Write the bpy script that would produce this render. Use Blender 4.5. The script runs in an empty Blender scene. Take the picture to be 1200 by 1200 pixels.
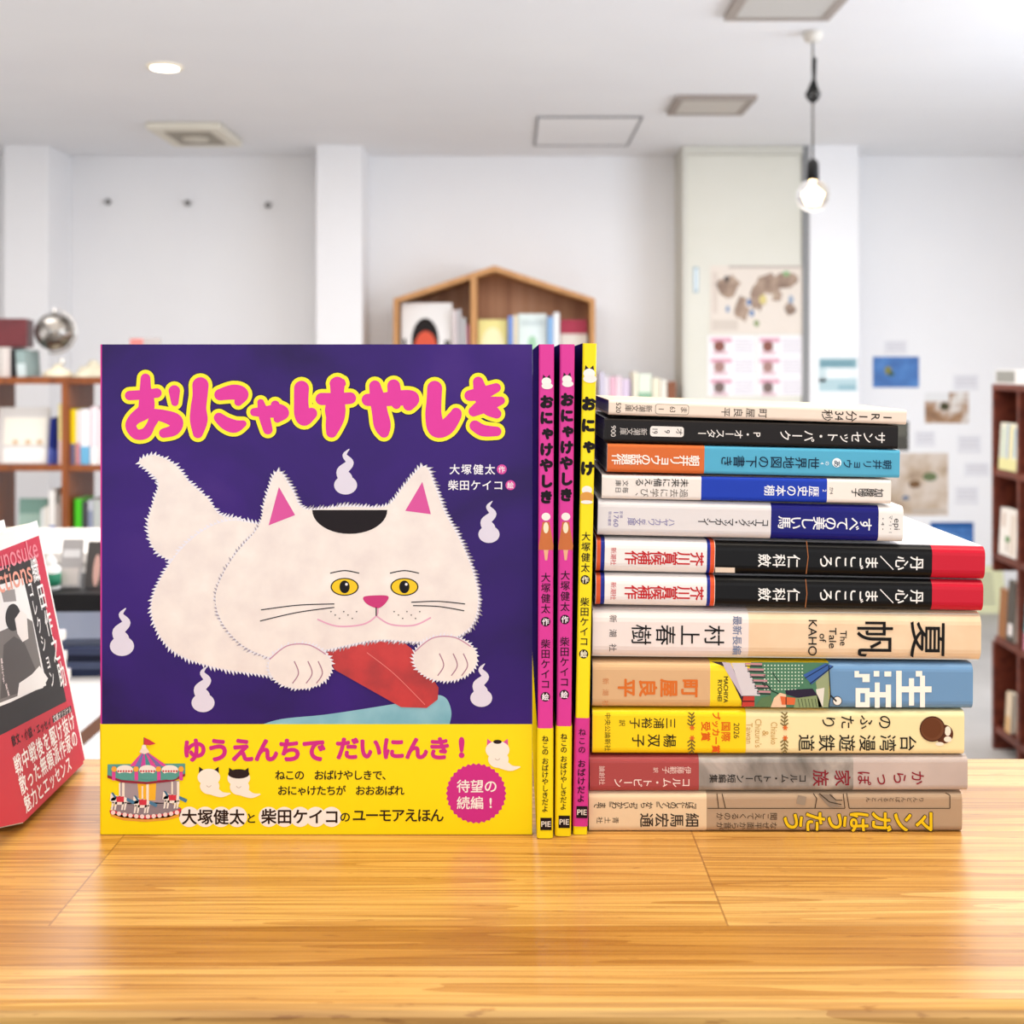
import bpy, math, random
import numpy as np
from mathutils import Vector, Matrix
from mathutils.geometry import delaunay_2d_cdt
R = math.radians
random.seed(7)
scn = bpy.context.scene
COL = scn.collection

# ------------------------------------------------------------------ camera, light, exposure
F = 1482.0            # focal length in pixels of the 1200 px frame
HOR = 430.0           # pixel row of the horizon
TZ = 1.0              # height of the worktop
EZ = TZ + 0.2288      # eye height
DW = 6.5              # back wall distance
CZ = EZ + 1.083       # ceiling height

cd = bpy.data.cameras.new('camera')
cam = bpy.data.objects.new('camera', cd); COL.objects.link(cam)
cam.location = (0, 0, EZ); cam.rotation_euler = (R(90), 0, 0)
cd.sensor_width = 36.0; cd.lens = 36.0 * F / 1200.0
cd.shift_y = (HOR - 600.0) / 1200.0
cd.clip_start = 0.02
cd.dof.use_dof = True; cd.dof.focus_distance = 0.62; cd.dof.aperture_fstop = 14.0
scn.camera = cam

w = bpy.data.worlds.new('sky'); scn.world = w; w.use_nodes = True
bg = w.node_tree.nodes['Background']
bg.inputs['Color'].default_value = (0.86, 0.93, 1.0, 1); bg.inputs['Strength'].default_value = 0.7


def area(name, loc, rot, sx, sy, power, col):
    l = bpy.data.lights.new(name, 'AREA'); l.shape = 'RECTANGLE'; l.size = sx; l.size_y = sy
    l.energy = power; l.color = col
    o = bpy.data.objects.new(name, l); COL.objects.link(o); o.location = loc
    o.rotation_euler = tuple(R(a) for a in rot)
    return o


area('shopfront_daylight', (0.4, -2.6, 1.55), (85, 0, 0), 5.0, 2.0, 30, (1.0, 0.98, 0.97))
area('side_window_daylight', (3.05, 2.6, 1.5), (90, 0, 90), 3.0, 1.7, 74, (0.78, 0.88, 1.0))
area('ceiling_lamps_front', (0.1, 0.35, 2.25), (4, 0, 0), 1.4, 0.35, 14, (1.0, 0.90, 0.74))
area('ceiling_lamps_middle', (-0.2, 3.4, 2.28), (0, 0, 0), 4.8, 3.2, 94, (1.0, 0.96, 0.92))

scn.view_settings.view_transform = 'Standard'; scn.view_settings.look = 'None'
scn.view_settings.gamma = 1.0; scn.view_settings.use_curve_mapping = False
scn.view_settings.exposure = 0.35


# ------------------------------------------------------------------ helpers
def lin(h):
    h = h.lstrip('#')
    out = []
    for i in (0, 2, 4):
        c = int(h[i:i+2], 16) / 255.0
        out.append(c / 12.92 if c <= 0.04045 else ((c + 0.055) / 1.055) ** 2.4)
    return (out[0], out[1], out[2], 1.0)


_M = {}
def pm(hexc, rough=0.45, metal=0.0, emit=0.0, spec=0.15, noise=0.0):
    """plain procedural print / paint material"""
    k = (hexc, rough, metal, emit, spec, noise)
    if k in _M: return _M[k]
    m = bpy.data.materials.new('mat_' + hexc.strip('#')); m.use_nodes = True
    nt = m.node_tree; b = nt.nodes['Principled BSDF']
    c = lin(hexc)
    b.inputs['Base Color'].default_value = c
    b.inputs['Roughness'].default_value = rough; b.inputs['Metallic'].default_value = metal
    b.inputs['Specular IOR Level'].default_value = spec
    if emit:
        b.inputs['Emission Color'].default_value = c; b.inputs['Emission Strength'].default_value = emit
    if noise:
        tc = nt.nodes.new('ShaderNodeTexCoord'); n = nt.nodes.new('ShaderNodeTexNoise')
        n.inputs['Scale'].default_value = 30; n.inputs['Detail'].default_value = 4
        r = nt.nodes.new('ShaderNodeValToRGB')
        r.color_ramp.elements[0].position = 0.3; r.color_ramp.elements[1].position = 0.7
        r.color_ramp.elements[0].color = tuple(v * (1 - noise) for v in c[:3]) + (1,)
        r.color_ramp.elements[1].color = tuple(min(1, v * (1 + noise)) for v in c[:3]) + (1,)
        nt.links.new(tc.outputs['Object'], n.inputs['Vector'])
        nt.links.new(n.outputs['Fac'], r.inputs['Fac']); nt.links.new(r.outputs['Color'], b.inputs['Base Color'])
    _M[k] = m
    return m


def noise_mat(name, stops, scale, detail=5, rough=0.5, mapping=(1, 1, 1), distort=0.0, spec=0.5, bump=0.0):
    m = bpy.data.materials.new(name); m.use_nodes = True
    nt = m.node_tree; b = nt.nodes['Principled BSDF']
    tc = nt.nodes.new('ShaderNodeTexCoord'); mp = nt.nodes.new('ShaderNodeMapping')
    mp.inputs['Scale'].default_value = mapping
    n = nt.nodes.new('ShaderNodeTexNoise'); n.inputs['Scale'].default_value = scale
    n.inputs['Detail'].default_value = detail; n.inputs['Distortion'].default_value = distort
    r = nt.nodes.new('ShaderNodeValToRGB'); cr = r.color_ramp
    while len(cr.elements) < len(stops): cr.elements.new(0.5)
    for e, (p, h) in zip(cr.elements, stops):
        e.position = p; e.color = lin(h)
    nt.links.new(tc.outputs['Object'], mp.inputs['Vector']); nt.links.new(mp.outputs['Vector'], n.inputs['Vector'])
    nt.links.new(n.outputs['Fac'], r.inputs['Fac']); nt.links.new(r.outputs['Color'], b.inputs['Base Color'])
    b.inputs['Roughness'].default_value = rough; b.inputs['Specular IOR Level'].default_value = spec
    if bump:
        bp = nt.nodes.new('ShaderNodeBump'); bp.inputs['Strength'].default_value = bump
        bp.inputs['Distance'].default_value = 0.002
        nt.links.new(n.outputs['Fac'], bp.inputs['Height']); nt.links.new(bp.outputs['Normal'], b.inputs['Normal'])
    return m


def pages_mat():
    """white paper block with fine leaf lines"""
    return noise_mat('paper_leaves', [(0.3, '#cfc6b6'), (0.7, '#efe9dc')], 1.0, 2, 0.8, (3, 3, 1600))


class MB:
    """collects shapes into ONE mesh; every face remembers its material"""
    def __init__(s): s.v = []; s.f = []; s.m = []; s.mats = []
    def mi(s, mat):
        if mat not in s.mats: s.mats.append(mat)
        return s.mats.index(mat)
    def add(s, vs, fs, mat):
        o = len(s.v); i = s.mi(mat); s.v += [tuple(p) for p in vs]
        for f in fs: s.f.append(tuple(o + k for k in f)); s.m.append(i)
    def box(s, x0, x1, y0, y1, z0, z1, mat, M=None):
        vs = [(x, y, z) for x in (x0, x1) for y in (y0, y1) for z in (z0, z1)]
        if M is not None: vs = [tuple(M @ Vector(p)) for p in vs]
        s.add(vs, [(0, 1, 3, 2), (4, 6, 7, 5), (0, 4, 5, 1), (2, 3, 7, 6), (0, 2, 6, 4), (1, 5, 7, 3)], mat)
    def lathe(s, prof, c, mat, n=24, cap=True):
        o = []
        for (r, z) in prof:
            for k in range(n):
                a = 2 * math.pi * k / n; o.append((c[0] + r * math.cos(a), c[1] + r * math.sin(a), c[2] + z))
        fs = []
        for i in range(len(prof) - 1):
            for k in range(n):
                a, b = i * n + k, i * n + (k + 1) % n
                fs.append((a, b, b + n, a + n))
        if cap:
            fs.append(tuple(range(n - 1, -1, -1))); fs.append(tuple((len(prof) - 1) * n + k for k in range(n)))
        s.add(o, fs, mat)
    def tube(s, pts, r, mat, n=8):
        pts = [Vector(p) for p in pts]; o = []
        for i, p in enumerate(pts):
            t = (pts[min(i + 1, len(pts) - 1)] - pts[max(i - 1, 0)]).normalized()
            up = Vector((0, 0, 1)) if abs(t.z) < 0.9 else Vector((0, 1, 0))
            a = t.cross(up).normalized(); b = t.cross(a)
            for k in range(n):
                q = 2 * math.pi * k / n; o.append(tuple(p + a * r * math.cos(q) + b * r * math.sin(q)))
        fs = [(i * n + k, i * n + (k + 1) % n, (i + 1) * n + (k + 1) % n, (i + 1) * n + k)
              for i in range(len(pts) - 1) for k in range(n)]
        fs += [tuple(range(n - 1, -1, -1)), tuple((len(pts) - 1) * n + k for k in range(n))]
        s.add(o, fs, mat)
    def build(s, name, parent=None, loc=None, smooth=False, bevel=0.0):
        me = bpy.data.meshes.new(name); me.from_pydata(s.v, [], s.f)
        for m in s.mats: me.materials.append(m)
        me.polygons.foreach_set('material_index', s.m)
        if smooth: me.polygons.foreach_set('use_smooth', [True] * len(s.f))
        me.update()
        o = bpy.data.objects.new(name, me); COL.objects.link(o)
        if parent is not None: o.parent = parent
        if loc is not None: o.location = loc
        if bevel:
            b = o.modifiers.new('bevel', 'BEVEL'); b.width = bevel; b.segments = 3; b.limit_method = 'ANGLE'
        return o


def tag(o, label=None, cat=None, group=None, kind=None):
    if label: o['label'] = label
    if cat: o['category'] = cat
    if group: o['group'] = group
    if kind: o['kind'] = kind
    return o


def thing(name, label, cat, loc, rot=(0, 0, 0), group=None):
    o = bpy.data.objects.new(name, None); COL.objects.link(o); o.empty_display_size = 0.02
    o.location = loc; o.rotation_euler = rot
    return tag(o, label, cat, group)


def struct(mb, name, parent=None, **k):
    o = mb.build(name, parent, **k)
    if parent is None: o['kind'] = 'structure'
    return o


def wx(px, D): return (px - 600.0) / F * D
def wz(py, D): return EZ - (py - HOR) / F * D


# ---- lettering: outlines from the built-in font, set as flat printed ink
_fc = bpy.data.curves.new('type', 'FONT'); _fo = bpy.data.objects.new('type', _fc); COL.objects.link(_fo)
_G = {}
def inside(C, A, B):
    """even-odd test of points C against the closed outline(s) with edges A -> B"""
    r = np.zeros(len(C), bool)
    for (ax_, ay), (bx_, by) in zip(A, B):
        if ay == by: continue
        c = (ay > C[:, 1]) != (by > C[:, 1])
        r ^= c & (C[:, 0] < (bx_ - ax_) * (C[:, 1] - ay) / (by - ay) + ax_)
    return r


def cdt(vs, es, eps):
    r = delaunay_2d_cdt([Vector((float(x), float(y))) for x, y in vs], es, [], 0, eps)
    V = np.array([(v.x, v.y) for v in r[0]]); T = np.array([tuple(f) for f in r[2]], int)
    return V, T, V[T].mean(axis=1)


def union2d(polys, k=1.0):
    """one flat, non-overlapping triangle set covering all polygons"""
    if len(polys) == 1 and len(polys[0]) < 40:
        p = polys[0]; ar = sum(p[i][0] * p[(i + 1) % len(p)][1] - p[(i + 1) % len(p)][0] * p[i][1] for i in range(len(p)))
        return list(p), [tuple(range(len(p)))[::1 if ar > 0 else -1]]
    vs, es = [], []
    for p in polys:
        o = len(vs); vs += [(x * k, y * k) for x, y in p]; es += [(o + i, o + (i + 1) % len(p)) for i in range(len(p))]
    V, T, C = cdt(vs, es, 1e-5)
    keep = np.zeros(len(T), bool)
    for p in polys:
        q = np.array(p) * k; lo, hi = q.min(0), q.max(0)
        idx = np.nonzero((C[:, 0] > lo[0]) & (C[:, 0] < hi[0]) & (C[:, 1] > lo[1]) & (C[:, 1] < hi[1]) & ~keep)[0]
        if len(idx): keep[idx] |= inside(C[idx], q, np.roll(q, -1, 0))
    return [(x / k, y / k) for x, y in V.tolist()], [tuple(t) for t in T[keep].tolist()]


def glyph(s, bold=0.0):
    """outline of a character or word in em units; bold thickens it"""
    k = (s, bold)
    if k in _G: return _G[k]
    _fc.body = s; _fc.size = 1.0
    bpy.context.view_layer.update()
    ev = _fo.evaluated_get(bpy.context.evaluated_depsgraph_get())
    me = ev.to_mesh()
    vs = [(v.co.x, v.co.y) for v in me.vertices]; fs = [tuple(p.vertices) for p in me.polygons]
    ev.to_mesh_clear()
    if bold and fs:
        cnt = {}
        for f in fs:
            for i in range(len(f)): e = tuple(sorted((f[i], f[(i + 1) % len(f)]))); cnt[e] = cnt.get(e, 0) + 1
        E = [e for e, n in cnt.items() if n == 1]; P = np.array(vs)
        A, B = P[[e[0] for e in E]], P[[e[1] for e in E]]
        S = [(bold * math.cos(q * math.pi / 4), bold * math.sin(q * math.pi / 4)) for q in range(8)]
        av, ae = [], []
        for sh in S:
            o = len(av); av += (P + sh).tolist(); ae += [(o + a, o + b) for a, b in E]
        V, T, C = cdt(av, ae, 1e-5); keep = inside(C, A, B)
        for sh in S: keep |= inside(C - np.array(sh), A, B)
        vs, fs = [tuple(v) for v in V.tolist()], [tuple(t) for t in T[keep].tolist()]
    _G[k] = (vs, fs)
    return _G[k]


SMALL = set('ゃゅょっャュョッ')
TURN = set('ー『』「」')
class Flat:
    """flat print laid on a plane: fn(u, v, layer) -> local 3-D point; u right, v up (metres)"""
    flip = 1.0; lift = 0.0
    def __init__(s, fn): s.fn = fn; s.mb = MB(); s.shapes = {}
    def poly(s, pts, mat, layer=1):
        layer += s.lift / .00004
        s.shapes.setdefault((mat.name, layer), (mat, []))[1].append([tuple(q) for q in pts])
    def disc(s, u, v, r, mat, layer=1, n=24, ry=None):
        s.poly([(u + r * math.cos(2 * math.pi * k / n), v + (ry or r) * math.sin(2 * math.pi * k / n)) for k in range(n)], mat, layer)
    def stroke(s, pts, mat, layer=1, grow=0.0, sub=6):
        P = spline([tuple(p) for p in pts], sub)
        P = [(x, y, r + grow) for x, y, r in P]
        for x, y, r in P: s.disc(x, y, r, mat, layer, 20)
        for (x0, y0, r0), (x1, y1, r1) in zip(P, P[1:]):
            d = math.hypot(x1 - x0, y1 - y0)
            if d < 1e-9: continue
            nx, ny = -(y1 - y0) / d, (x1 - x0) / d
            s.poly([(x0 + nx * r0, y0 + ny * r0), (x0 - nx * r0, y0 - ny * r0), (x1 - nx * r1, y1 - ny * r1), (x1 + nx * r1, y1 + ny * r1)], mat, layer)
    def _set(s, vs, fs, cu, cv, size, mat, rot, layer, c, sx, turn=False):
        ca, sa = math.cos(rot), math.sin(rot); out = []; layer += s.lift / .00004
        for gx, gy in vs:
            x, y = (gx - c[0]) * sx, gy - c[1]
            if turn: x, y = y, -x
            x *= size; y *= size
            out.append(s.fn(cu + x * ca - y * sa, cv + s.flip * (x * sa + y * ca), layer))
        s.mb.add(out, fs, mat)
    def token(s, t, cu, cv, size, mat, rot, layer, bold, turn=False, sx=1.0):
        vs, fs = glyph(t, bold)
        if not vs: return
        if all(ord(c) < 0x3000 for c in t): c = ((min(p[0] for p in vs) + max(p[0] for p in vs)) / 2, 0.35)
        else: c = (0.5, 0.38)
        s._set(vs, fs, cu, cv, size, mat, rot, layer, c, sx, turn)
    def vtext(s, toks, cu, cv, pitch, size, mat, rot=0.0, layer=2, bold=0.0):
        """top-to-bottom column centred on (cu, cv)"""
        toks = list(toks); n = len(toks); ca, sa = math.cos(rot), math.sin(rot)
        for i, t in enumerate(toks):
            x, y = 0.0, ((n - 1) / 2.0 - i) * pitch
            if t in SMALL: x += size * 0.1; y += size * 0.08
            if t in '、。': x += size * 0.5; y += size * 0.5
            asc = all(ord(c) < 0x3000 for c in t)
            sx = 1.0 if not (asc and len(t) > 1) else 1.0 / (0.62 * len(t))
            s.token(t, cu + x * ca - y * sa, cv + x * sa + y * ca, size, mat, rot, layer, bold, t in TURN, sx)
    def htext(s, text, cu, cv, size, mat, rot=0.0, layer=2, bold=0.0, pitch=None, fit=None):
        """left-to-right line centred on (cu, cv); pitch sets each character on its own step, fit sets the line's length"""
        ca, sa = math.cos(rot), math.sin(rot)
        if pitch:
            n = len(text)
            for i, t in enumerate(text):
                x = (i - (n - 1) / 2.0) * pitch
                s.token(t, cu + x * ca, cv + x * sa, size, mat, rot, layer, bold)
            return
        vs, fs = glyph(text, bold)
        x0 = min(p[0] for p in vs); x1 = max(p[0] for p in vs)
        s._set(vs, fs, cu, cv, size, mat, rot, layer, ((x0 + x1) / 2, .35), 1.0 if not fit else fit / ((x1 - x0) * size))
    def build(s, name, parent=None):
        for (nm, layer), (mat, polys) in s.shapes.items():
            vs, fs = union2d(polys, 1000.0 if s.flip > 0 else 1.0)
            if s.flip < 0: fs = [f[::-1] for f in fs]
            s.mb.add([s.fn(u, v, layer) for u, v in vs], fs, mat)
        return s.mb.build(name, parent)


def spline(P, sub, closed=False):
    n = len(P)
    if n < 3 and not closed:
        return [tuple(P[0][k] + (P[-1][k] - P[0][k]) * i / sub for k in range(len(P[0]))) for i in range(sub + 1)]
    out = []
    for i in range(n if closed else n - 1):
        if closed: a, b, c, d = P[i - 1], P[i], P[(i + 1) % n], P[(i + 2) % n]
        else: a, b, c, d = P[max(i - 1, 0)], P[i], P[i + 1], P[min(i + 2, n - 1)]
        for j in range(sub):
            t = j / sub
            out.append(tuple(0.5 * (2 * b[k] + (c[k] - a[k]) * t + (2 * a[k] - 5 * b[k] + 4 * c[k] - d[k]) * t * t + (3 * b[k] - a[k] - 3 * c[k] + d[k]) * t ** 3) for k in range(len(b))))
    if not closed: out.append(tuple(P[-1]))
    return out


def furry(P, amp, step, rng):
    """closed outline with short hair-like spikes"""
    Q = spline(P, 12, True); L = [0]
    for a, b in zip(Q, Q[1:] + Q[:1]): L.append(L[-1] + math.hypot(b[0] - a[0], b[1] - a[1]))
    area2 = sum(a[0] * b[1] - b[0] * a[1] for a, b in zip(Q, Q[1:] + Q[:1]))
    sg = 1 if area2 > 0 else -1
    n = max(8, int(L[-1] / step)); out = []; j = 0
    for i in range(n):
        d = L[-1] * i / n
        while L[j + 1] < d: j += 1
        a, b = Q[j], Q[(j + 1) % len(Q)]; q = (d - L[j]) / max(1e-9, L[j + 1] - L[j])
        x, y = a[0] + (b[0] - a[0]) * q, a[1] + (b[1] - a[1]) * q
        ln = max(1e-9, math.hypot(b[0] - a[0], b[1] - a[1])); tx, ty = (b[0] - a[0]) / ln, (b[1] - a[1]) / ln
        if i % 2:
            h = amp * rng.uniform(0.4, 1.0); x += sg * ty * h + tx * h * 0.5; y += -sg * tx * h + ty * h * 0.5
        out.append((x, y))
    return out


# ------------------------------------------------------------------ materials of the place
M_wall = noise_mat('painted_wall', [(0.3, '#f2f1f2'), (0.7, '#f5f4f4')], 2.0, 3, 0.85, spec=0.2)
M_ceil = noise_mat('painted_ceiling', [(0.3, '#f0f0f2'), (0.7, '#f4f4f5')], 1.5, 3, 0.9, spec=0.2)
M_floor = noise_mat('grey_floor', [(0.3, '#a29e9a'), (0.7, '#b6b2ae')], 3.0, 6, 0.5)
M_brown = noise_mat('brown_stained_wood', [(0.25, '#6d3412'), (0.5, '#8c4a1c'), (0.75, '#a05a26')], 3.0, 6, 0.45, (12, 12, 1.2))
M_redbrown = noise_mat('redbrown_stained_wood', [(0.25, '#4e2016'), (0.5, '#6b2f20'), (0.75, '#7d3c28')], 3.0, 6, 0.45, (12, 2, 12))
M_beech = noise_mat('light_beech', [(0.25, '#b07a44'), (0.5, '#c48d54'), (0.75, '#d39c62')], 4.0, 5, 0.45, (6, 6, 1))
M_beechback = noise_mat('beech_back_planks', [(0.3, '#ac7450'), (0.5, '#c28a62'), (0.7, '#cb9672')], 2.0, 2, 0.5, (9, 1, 0.3))
M_pages = pages_mat()
M_cream = noise_mat('cream_door_paint', [(0.3, '#d9d6c8'), (0.7, '#dfdcd0')], 2.0, 3, 0.6)
M_white = pm('#f1efec', 0.6)
M_black = pm('#0c0b0c', 0.4)


def wood_top():
    m = bpy.data.materials.new('laminated_pine'); m.use_nodes = True
    nt = m.node_tree; N = nt.nodes.new; L = nt.links.new; b = nt.nodes['Principled BSDF']
    def math_(op, a, c=None, v=None):
        n = N('ShaderNodeMath'); n.operation = op
        if hasattr(a, 'links'): L(a, n.inputs[0])
        else: n.inputs[0].default_value = a
        if c is not None:
            if hasattr(c, 'links'): L(c, n.inputs[1])
            else: n.inputs[1].default_value = c
        return n.outputs[0]
    tc = N('ShaderNodeTexCoord'); sp = N('ShaderNodeSeparateXYZ'); L(tc.outputs['Object'], sp.inputs[0])
    x, y, z = sp.outputs
    ry = math_('DIVIDE', math_('ADD', y, 0.0), 0.0345)
    row = math_('FLOOR', ry); fy = math_('FRACT', ry)
    far = math_('GREATER_THAN', row, 14.5)                      # short boards at the back, long ones at the front
    ln = math_('SUBTRACT', 1.6, math_('MULTIPLY', far, 1.322))
    off = math_('SUBTRACT', 0.89, math_('MULTIPLY', far, 0.70))
    rx = math_('DIVIDE', math_('ADD', x, off), ln); col = math_('FLOOR', rx); fx = math_('MULTIPLY', math_('FRACT', rx), ln)
    ang = math_('ADD', math_('MULTIPLY', row, 0.8051975), math_('MULTIPLY', col, 2.3116259))
    tone = math_('FRACT', math_('MULTIPLY', math_('SINE', ang), 5.0))
    # grain coordinates, shifted for every plank
    cx = N('ShaderNodeCombineXYZ')
    L(math_('ADD', math_('MULTIPLY', x, 1.0), math_('MULTIPLY', tone, 37.0)), cx.inputs[0])
    L(math_('ADD', math_('MULTIPLY', y, 1.0), math_('MULTIPLY', tone, 11.0)), cx.inputs[1])
    L(z, cx.inputs[2])
    mp = N('ShaderNodeMapping'); mp.inputs['Scale'].default_value = (1.5, 34, 34); L(cx.outputs[0], mp.inputs['Vector'])
    n1 = N('ShaderNodeTexNoise'); n1.inputs['Scale'].default_value = 1.0; n1.inputs['Detail'].default_value = 2; L(mp.outputs[0], n1.inputs['Vector'])
    rings = math_('FRACT', math_('MULTIPLY', n1.outputs['Fac'], 10.0))       # growth rings
    mp2 = N('ShaderNodeMapping'); mp2.inputs['Scale'].default_value = (9, 820, 300); L(cx.outputs[0], mp2.inputs['Vector'])
    n2 = N('ShaderNodeTexNoise'); n2.inputs['Scale'].default_value = 1.0; n2.inputs['Detail'].default_value = 5; L(mp2.outputs[0], n2.inputs['Vector'])
    mp3 = N('ShaderNodeMapping'); mp3.inputs['Scale'].default_value = (60, 420, 300); L(tc.outputs['Object'], mp3.inputs['Vector'])
    n3 = N('ShaderNodeTexNoise'); n3.inputs['Scale'].default_value = 1.0; n3.inputs['Detail'].default_value = 3; L(mp3.outputs[0], n3.inputs['Vector'])
    base = N('ShaderNodeValToRGB'); cr = base.color_ramp
    for p, h in ((0.0, '#ac742e'), (1.0, '#e2b670')): cr.elements[0 if p == 0 else 1].color = lin(h)
    e = cr.elements.new(0.45); e.color = lin('#cc984a')
    L(tone, base.inputs['Fac'])
    rr = N('ShaderNodeValToRGB'); rr.color_ramp.elements[0].color = (1.05, 1.05, 1.05, 1); rr.color_ramp.elements[1].color = (0.74, 0.62, 0.46, 1)
    rr.color_ramp.elements[0].position = 0.35; rr.color_ramp.elements[1].position = 0.98
    L(rings, rr.inputs['Fac'])
    mx = N('ShaderNodeMix'); mx.data_type = 'RGBA'; mx.blend_type = 'MULTIPLY'; mx.inputs[0].default_value = 0.85
    L(base.outputs[0], mx.inputs['A']); L(rr.outputs[0], mx.inputs['B'])
    r2 = N('ShaderNodeValToRGB'); r2.color_ramp.elements[0].color = (0.60, 0.49, 0.36, 1); r2.color_ramp.elements[1].color = (1.08, 1.08, 1.08, 1)
    r2.color_ramp.elements[0].position = 0.36; r2.color_ramp.elements[1].position = 0.58
    L(n2.outputs['Fac'], r2.inputs['Fac'])
    mx2 = N('ShaderNodeMix'); mx2.data_type = 'RGBA'; mx2.blend_type = 'MULTIPLY'; mx2.inputs[0].default_value = 0.68
    L(mx.outputs['Result'], mx2.inputs['A']); L(r2.outputs[0], mx2.inputs['B'])
    # small pits and scuffs
    r3 = N('ShaderNodeValToRGB'); r3.color_ramp.elements[0].color = (0.62, 0.5, 0.4, 1); r3.color_ramp.elements[1].color = (1, 1, 1, 1)
    r3.color_ramp.elements[0].position = 0.29; r3.color_ramp.elements[1].position = 0.35
    L(n3.outputs['Fac'], r3.inputs['Fac'])
    mx3 = N('ShaderNodeMix'); mx3.data_type = 'RGBA'; mx3.blend_type = 'MULTIPLY'; mx3.inputs[0].default_value = 0.7
    L(mx2.outputs['Result'], mx3.inputs['A']); L(r3.outputs[0], mx3.inputs['B'])
    # seams
    sy = math_('LESS_THAN', fy, 0.02); sx = math_('LESS_THAN', fx, 0.0008)
    seam = math_('MULTIPLY', math_('MAXIMUM', math_('MULTIPLY', sy, 0.45), math_('MULTIPLY', sx, 1.0)), 0.6)
    mx4 = N('ShaderNodeMix'); mx4.data_type = 'RGBA'; L(seam, mx4.inputs[0])
    L(mx3.outputs['Result'], mx4.inputs['A']); mx4.inputs['B'].default_value = lin('#7c4a20')
    L(mx4.outputs['Result'], b.inputs['Base Color'])
    b.inputs['Roughness'].default_value = 0.31; b.inputs['Specular IOR Level'].default_value = 0.5
    bp = N('ShaderNodeBump'); bp.inputs['Strength'].default_value = 0.12; bp.inputs['Distance'].default_value = 0.001
    L(n2.outputs['Fac'], bp.inputs['Height']); L(bp.outputs['Normal'], b.inputs['Normal'])
    return m


M_top = wood_top()

# ------------------------------------------------------------------ room
XL, XR, YF = -3.3, 3.2, -2.8
m = MB(); m.box(XL, XR, YF, DW, -0.1, 0, M_floor); struct(m, 'floor')
m = MB(); m.box(XL, XR, YF, DW, CZ, CZ + 0.1, M_ceil); struct(m, 'ceiling')
m = MB(); m.box(XL - .1, XR + .1, DW, DW + 0.12, -0.1, CZ + 0.1, M_wall); struct(m, 'wall_back')
m = MB(); m.box(XL - 0.12, XL, YF, DW, -0.1, CZ + .1, M_wall); struct(m, 'wall_left')
m = MB(); m.box(XR, XR + 0.12, YF, DW, -0.1, CZ + .1, M_wall); struct(m, 'wall_right')
m = MB(); m.box(XL, XR, DW - 0.012, DW - 0.0005, 0.0, 0.08, pm('#b9b6b2')); struct(m, 'baseboard_back')
PD = 6.18
for i, (a, b) in enumerate(((5, 57), (371, 424), (949, 1006))):
    m = MB(); m.box(wx(a, PD), wx(b, PD), PD, DW, 0, CZ, M_wall); struct(m, 'trim_%d' % (i + 1))

# sliding cupboard door standing proud of the wall
DD = 6.2
m = MB(); fr = pm('#d4d1c6', 0.6)
m.box(wx(800, DD), wx(805, DD), DD - .012, DW, 0, CZ - 0.002, fr)
m.box(wx(940, DD), wx(948.5, DD), DD - .012, DW, 0, CZ - 0.002, pm('#8f8f8f', 0.5))
m.box(wx(805, DD), wx(940, DD), DD - .012, DW, wz(181, DD), CZ - 0.002, fr)
door = struct(m, 'door_1')
m = MB(); m.box(wx(805.4, DD), wx(939.6, DD), DD, DD + 0.04, 0.01, wz(181.4, DD), M_cream); m.build('door_panel', door)
m = MB(); hx = wx(815.5, DD)
m.box(hx - .013, hx + .013, DD - .004, DD + .001, wz(343, DD), wz(313, DD), pm('#8fa0a8', 0.3, 0.6))
m.box(hx - .006, hx + .007, DD - .0055, DD - .003, wz(341, DD), wz(315, DD), pm('#dfe8ec', 0.3, 0.2))
m.build('door_handle', door)['label'] = 'recessed steel door pull'

# ceiling fittings -------------------------------------------------
def ceiling_grille(x0, x1, y0, y1, label, frame, slat, nsl, drop=0.018):
    t = thing('ceiling_vent', label, 'vent', ((x0 + x1) / 2, (y0 + y1) / 2, CZ))
    hx_, hy = (x1 - x0) / 2, (y1 - y0) / 2; e = 0.03
    m = MB()
    for a in ((-hx_, hx_, -hy, -hy + e), (-hx_, hx_, hy - e, hy), (-hx_, -hx_ + e, -hy + e, hy - e), (hx_ - e, hx_, -hy + e, hy - e)):
        m.box(a[0], a[1], a[2], a[3], -drop, -0.0005, frame)
    m.build('frame', t)
    m = MB(); m.box(-hx_ + e, hx_ - e, -hy + e, hy - e, -0.004, -0.0006, pm('#8d8780', .7)); m.build('backing', t)
    m = MB()
    for k in range(nsl):
        yy = -hy + e + (2 * hy - 2 * e) * (k + 0.5) / nsl
        m.box(-hx_ + e, hx_ - e, yy - 0.008, yy + 0.008, -drop + 0.002, -drop + 0.006, slat)
    m.build('slats', t)
    return t


ceiling_grille(.652, .975, 3.40, 3.896, 'slatted ceiling air grille above the hanging light bulb, cut by the top edge', pm('#a59a92'), pm('#d6d2cc'), 18)
ceiling_grille(.655, .975, 5.03, 5.36, 'beige ceiling air grille between the bulb cord and the access hatch', pm('#9c9088'), pm('#cdc5bb'), 12)
t = thing('exhaust_fan', 'cream square extractor vent on the ceiling beside the downlight', 'vent', (-1.455, 5.82, CZ))
m = MB(); m.box(-.165, .165, -.235, .235, -.03, -.0005, pm('#e8e2d2', .5)); m.build('cover_plate', t, bevel=.008)
m = MB(); m.box(-.105, .105, -.16, .16, -.033, -.030, pm('#a39b8c', .6)); m.build('grille', t)
m = MB(); m.lathe([(.06, -.040), (.06, -.033)], (0, 0, 0), pm('#d9d2c2', .5)); m.build('center_disc', t)
t = thing('access_hatch', 'flush ceiling access hatch outlined by a thin grey frame', 'hatch', (.336, 5.815, CZ))
m = MB(); g = pm('#77787c', .5)
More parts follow.
